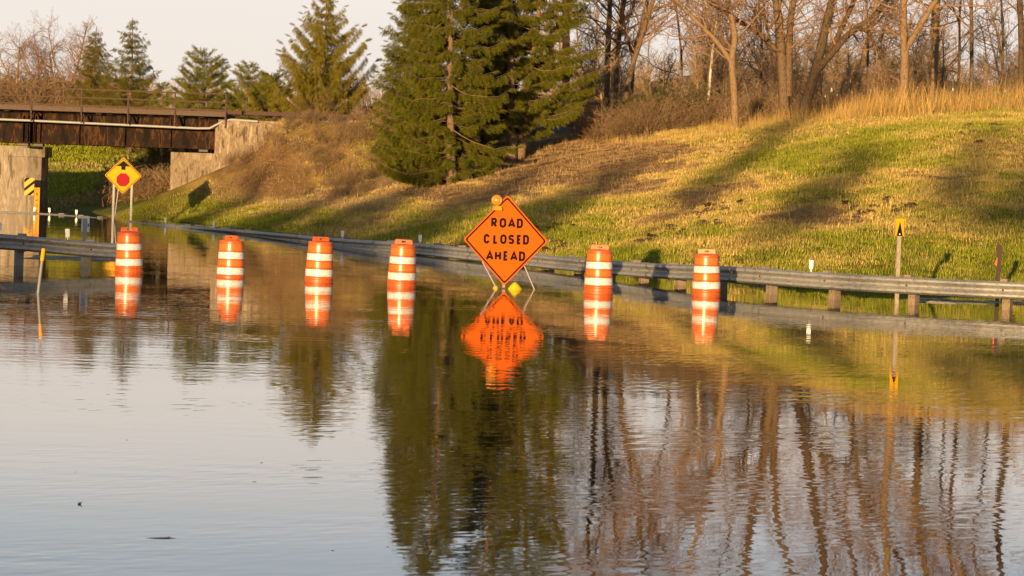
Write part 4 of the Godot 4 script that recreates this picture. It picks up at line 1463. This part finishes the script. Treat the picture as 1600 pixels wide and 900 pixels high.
	for q in [[1062, 122.0, "slim bare sapling left of the birch"], [1185, 112.0, "slim bare sapling between the pale fork and the thick tree"], [1350, 114.0, "slim bare sapling below the long crooked limbs"], [1492, 116.0, "slim bare sapling right of the straight pale trunk"], [1560, 117.0, "slim bare sapling near the right edge"]]:
		var x: float = (q[0] - 812.0) / 4444.0 * q[1]
		var y: float = land(x, -q[1])
		bare_tree("bare_sapling", q[2], [[[Vector3(x, y, -q[1]), Vector3(x + 0.15, y + 2.5, -q[1]), Vector3(x + rng.randfn(0, 0.3), y + 5.0, -q[1])], .06, .03, true]], M.grey_bark, 9.0, 2.0)
	# beyond the bridge at the left
	for q in [[-32.0, 190.0, 3.6, "leftmost leafless tree beyond the bridge railing"], [-31.6, 193.0, 3.9, "second leafless tree from the left beyond the bridge"], [-30.2, 191.0, 4.2, "third leafless tree from the left beyond the bridge"], [-33.6, 190.0, 3.5, "leafless tree cut by the left edge beyond the bridge"], [-28.4, 188.0, 3.0, "leafless tree in front of the narrow spruce beyond the bridge"]]:
		var y: float = land(q[0], -q[1])
		var hgt: float = q[2]
		bare_tree("bare_tree", q[3], [[[Vector3(q[0], y, -q[1]), Vector3(q[0] + 0.1, y + 1.8, -q[1]), Vector3(q[0] + rng.randfn(0, 0.3), y + 3.2, -q[1])], .13, .03, true], [[Vector3(q[0] + 0.1, y + 1.9, -q[1]), Vector3(q[0] - 0.9, y + 3.3, -q[1]), Vector3(q[0] - 1.2, y + 4.6, -q[1])], .07, .02, true]], M.tan_bark, hgt + 0.6, 5.5, null, "bare trees beyond the bridge")
	# evergreen bush below the leafless trees
	rng.seed = 55
	var t := thing("bush", "rounded brown and green bush below the forked trees", "bush", Vector3(5.85, land(5.85, -108.0) - 0.05, -108.0))
	var stems := Shape.new()
	var w := []
	var c := PackedColorArray()
	for k in 90:
		var a := rng.randf() * TAU
		var ln := rng.randf_range(0.2, 1.5)
		var q := branch_line(Vector3(cos(a) * 0.5, 0, sin(a) * 0.5), Vector3(cos(a) * ln, 1, sin(a) * ln), rng.randf_range(1.4, 2.3), 6, 0.12, -0.05)
		var r := taper(0.016, 0.005, q.size())
		stems.tube(q, r, 4, false)
		shoots(stems, q, r, 7, 0.3, 0.6, 4, 4, 0.0)
		for j in 16:
			var at := along(q, rng.randf_range(0.35, 1.0))
			var dir: Vector3 = (at[1] + Vector3(rng.randfn(0, 0.6), rng.randfn(0, 0.4), rng.randfn(0, 0.6))).normalized()
			var bx := dir.cross(Vector3(rng.randfn(0, 1), 0.3, rng.randfn(0, 1))).normalized()
			var l := rng.randf_range(0.15, 0.3)
			w.append(Transform3D(Basis(bx * l, dir * l, bx.cross(dir) * l), at[0]))
			var v := rng.randf_range(0.7, 1.3)
			var col := Color(0.075, 0.08, 0.02) if rng.randf() < 0.6 else Color(0.13, 0.085, 0.04)
			c.append(Color(col.r * v, col.g * v, col.b * v, 1))
	part("stems", stems, M.grey_bark, t)
	scatter("leaves", M.spray, M.needles, w, c, t)

func materials() -> void:
	var m := mat("water", lin(0.02, 0.0145, 0.0075), 0.015)
	m.metallic_specular = 0.5
	m.normal_enabled = true
	m.normal_texture = ripple_texture()
	m.normal_scale = RIPPLE
	m.texture_filter = BaseMaterial3D.TEXTURE_FILTER_LINEAR
	m = grain("soil", [[.55, .55, .55], [1, 1, 1], [.75, .75, .75]], Vector3(.5, .5, .5), 0.95, 0.03, 3)
	m.vertex_color_use_as_albedo = true
	m = mat("blade", Color.WHITE, 0.75)
	m.vertex_color_use_as_albedo = true
	m.backlight_enabled = true
	m.backlight = Color(0.3, 0.3, 0.3)
	m.metallic_specular = 0.2
	m = mat("needles", Color.WHITE, 0.6)
	m.vertex_color_use_as_albedo = true
	m.backlight_enabled = true
	m.backlight = Color(0.3, 0.3, 0.3)
	m.metallic_specular = 0.2
	grain("spruce_bark", [[.07, .045, .03], [.24, .155, .09], [.15, .095, .058]], Vector3(1.1, .4, 1.1), 0.9, 0.03, 5, 3.0)
	grain("grey_bark", [[.06, .04, .025], [.17, .11, .063], [.11, .072, .042]], Vector3(1.0, .3, 1.0), 0.9, 0.03, 6, 1.5)
	grain("pale_bark", [[.11, .07, .04], [.25, .16, .085], [.18, .115, .062]], Vector3(1.0, .3, 1.0), 0.9, 0.03, 7, 1.2)
	grain("dark_bark", [[.035, .024, .016], [.12, .08, .047], [.07, .047, .03]], Vector3(1.0, .3, 1.0), 0.9, 0.03, 8, 1.5)
	grain("tan_bark", [[.16, .095, .055], [.28, .165, .09], [.22, .13, .07]], Vector3(2, .7, 2), 0.9, 0.03, 8)
	grain("birch", [[.45, .40, .34], [.62, .56, .48], [.2, .17, .14]], Vector3(2, 1.5, 2), 0.8, 0.03, 9)
	m = grain("steel", [[.16, .13, .10], [.33, .325, .305], [.24, .235, .22], [.39, .385, .365], [.21, .175, .14]], Vector3(.3, .6, .3), 0.5, 0.03, 12, 0.0, 5, 0.3)
	mat("dark_steel", lin(.06, .05, .045), 0.6, 0.5)
	grain("galvanised", [[.22, .215, .2], [.34, .33, .31]], Vector3(1, 1, 1), 0.55, 0.03, 13, 0.0, 4, 0.3)
	grain("post_wood", [[.10, .075, .052], [.27, .20, .13], [.18, .13, .09]], Vector3(3, .5, 3), 0.9, 0.03, 14, 0.6)
	grain("grey_wood", [[.12, .115, .105], [.26, .245, .22], [.19, .175, .155]], Vector3(3, .5, 3), 0.9, 0.03, 15, 0.6)
	grain("weathered_wood", [[.20, .16, .115], [.34, .27, .20]], Vector3(3, .5, 3), 0.9, 0.03, 16)
	grain("old_timber", [[.05, .036, .026], [.15, .105, .075], [.09, .065, .048]], Vector3(1.4, 1.4, 1.4), 0.95, 0.03, 17, 1.0)
	grain("rust", [[.010, .007, .006], [.03, .014, .008], [.014, .009, .007], [.08, .034, .013], [.012, .009, .007]], Vector3(.2, .05, .2), 0.85, 0.02, 18, 0.8)
	grain("dark_rust", [[.035, .019, .014], [.10, .045, .026]], Vector3(1, 1, 1), 0.85, 0.03, 19)
	grain("pier_concrete", [[.10, .075, .055], [.29, .24, .18], [.19, .15, .11], [.34, .285, .22]], Vector3(.14, .035, .14), 0.92, 0.025, 20, 0.8)
	grain("abutment_concrete", [[.09, .06, .035], [.27, .205, .14], [.16, .11, .065], [.31, .25, .18]], Vector3(.2, .06, .2), 0.92, 0.03, 21, 1.0)
	grain("conduit", [[.22, .21, .19], [.34, .33, .31]], Vector3(1, 1, 1), 0.5, 0.03, 22)
	grain("ballast", [[.05, .045, .042], [.20, .175, .155], [.11, .095, .085]], Vector3(1.6, 1.6, 1.6), 0.95, 0.06, 23, 4.0)
	grain("drum_orange", [[.30, .055, .008], [.52, .088, .006], [.58, .10, .007], [.50, .088, .009], [.24, .06, .02]], Vector3(.9, .9, .9), 0.45, 0.03, 24)
	grain("drum_sheet", [[.44, .10, .012], [.62, .135, .007], [.68, .15, .008], [.56, .125, .012], [.38, .10, .03]], Vector3(.9, .9, .9), 0.32, 0.03, 25)
	grain("drum_white", [[.38, .35, .30], [.60, .59, .57], [.64, .63, .61], [.56, .54, .51], [.32, .28, .23]], Vector3(.9, .9, .9), 0.32, 0.03, 26)
	grain("sign_orange", [[.56, .098, .006], [.62, .106, .007], [.57, .10, .007]], Vector3(1, 1, 1), 0.35, 0.03, 27)
	m = mat("sign_black", lin(.008, .006, .006), 0.7)
	m.metallic_specular = 0.25
	grain("sign_yellow", [[.56, .27, .004], [.62, .30, .005]], Vector3(1, 1, 1), 0.4, 0.03, 28)
	grain("gauge_yellow", [[.54, .20, .005], [.60, .24, .006]], Vector3(1, 1, 1), 0.5, 0.03, 28)
	mat("sign_red", lin(.26, .005, .013), 0.4)
	m = mat("amber", lin(.60, .19, .006), 0.18)
	m.clearcoat_enabled = true
	mat("lamp_yellow", lin(.55, .24, .006), 0.35)
	mat("bag", lin(.50, .36, .015), 0.6)
	grain("stand", [[.26, .17, .16], [.38, .29, .28]], Vector3(3, 3, 3), 0.5, 0.03, 29)
	mat("white_plastic", lin(.76, .74, .70), 0.4)
	mat("grey_plastic", lin(.15, .15, .145), 0.5)
	mat("brown_paint", lin(.035, .012, .006), 0.7)
	mat("ribbon", lin(.78, .07, .02), 0.5)
	mat("blue", lin(.05, .2, .5), 0.4)
	mat("wet_wood", lin(.02, .016, .013), 0.4)
	M.spray = twig_mesh(0.085, 0.02, 12, 8, 0.42)
	M.pine_spray = twig_mesh(0.26, 0.022, 12, 4, 0.5)

const RIPPLE := 0.0094

func dull() -> void:
	for k in ["soil", "spruce_bark", "grey_bark", "pale_bark", "dark_bark", "tan_bark", "birch", "sign_orange", "sign_yellow", "gauge_yellow", "sign_red", "rust", "pier_concrete", "abutment_concrete", "post_wood", "old_timber", "ballast", "bag"]:
		M[k].metallic_specular = 0.22

func _ready() -> void:
	lump.seed = 4
	lump.frequency = 0.02
	lump.fractal_octaves = 3
	# ---- camera, sky, sun
	var cam := Camera3D.new()
	cam.name = "camera"
	cam.basis = Basis(Vector3.RIGHT, -171.0 / 4444.0) * Basis(Vector3.BACK, deg_to_rad(2.0))
	cam.position = Vector3(0, 2.1, 0)
	cam.fov = rad_to_deg(2.0 * atan(450.0 / 4444.0))
	var lens := CameraAttributesPhysical.new()
	lens.frustum_focal_length = 24.0 / (2.0 * 450.0 / 4444.0)
	lens.frustum_focus_distance = 54.0
	lens.exposure_aperture = 13.0
	lens.frustum_near = 0.5
	lens.frustum_far = 2000.0
	cam.attributes = lens
	cam.near = 0.5
	cam.far = 2000.0
	add_child(cam)
	cam.current = true
	var to_sun := Vector3(-sin(deg_to_rad(14.0)) * cos(deg_to_rad(4.6)), sin(deg_to_rad(4.6)), cos(deg_to_rad(14.0)) * cos(deg_to_rad(4.6)))
	var env := Environment.new()
	env.background_mode = Environment.BG_SKY
	var sky := Sky.new()
	var pan := PanoramaSkyMaterial.new()
	pan.panorama = sky_texture(to_sun)
	sky.sky_material = pan
	env.sky = sky
	env.tonemap_mode = Environment.TONE_MAPPER_LINEAR
	env.tonemap_exposure = 1.9
	env.sdfgi_enabled = true
	env.ssao_enabled = true
	env.ssil_enabled = true
	var we := WorldEnvironment.new()
	we.name = "environment"
	we.environment = env
	add_child(we)
	var sun := DirectionalLight3D.new()
	sun.name = "sun"
	sun.light_color = lin(1.0, 0.68, 0.33)
	sun.light_energy = 1.6
	sun.light_angular_distance = 0.5
	sun.shadow_enabled = true
	add_child(sun)
	sun.look_at_from_position(to_sun * 50.0, Vector3.ZERO)
	# ---- the setting
	materials()
	dull()
	build_land()
	build_water()
	rng.seed = 2
	bridge()
	railway()
	print("setting built")
	# ---- things
	rng.seed = 3
	guardrail("long steel guardrail on the far side of the flooded road", [Vector3(13.5, .56, -50.6), Vector3(11.3, .55, -51.1), Vector3(9.3, .53, -51.9), Vector3(7.4, .52, -53.0), Vector3(5.9, .51, -54.4), Vector3(4.4, .50, -56.7), Vector3(2.9, .41, -60.2), Vector3(1.3, .36, -64.5), Vector3(-2.5, .31, -74.8), Vector3(-5.0, .22, -81.2), Vector3(-9.6, .12, -94.0), Vector3(-14.9, 0.0, -107.0)], 1.0, M.post_wood, [54.6, 75.0, 81.0, 95.5, 101.0], M.steel)
	guardrail("short shaded steel guardrail at the left edge of the road", [Vector3(-16.0, .78, -54.6), Vector3(-13.0, .71, -55.8), Vector3(-10.2, .63, -57.0), Vector3(-8.8, .53, -57.7), Vector3(-7.7, .47, -58.3)], -1.0, M.grey_wood, [57.0, 57.5], M.steel, 3)
	guardrail("nearly submerged guardrail in front of the bridge pier", [Vector3(-26.0, .05, -117.0), Vector3(-22.0, .045, -116.4), Vector3(-19.0, .04, -115.0), Vector3(-16.0, .02, -110.5)], -1.0, M.grey_wood, [115.4, 115.0, 113.0], M.steel)
	closed_sign()
	drums()
	stop_ahead_sign()
	pier_signs()
	small_posts()
	print("furniture built")
	conifers()
	print("conifers built")
	bare_trees()
	print("trees built")
	spread_plants()
	floating_bits()
	print("done")
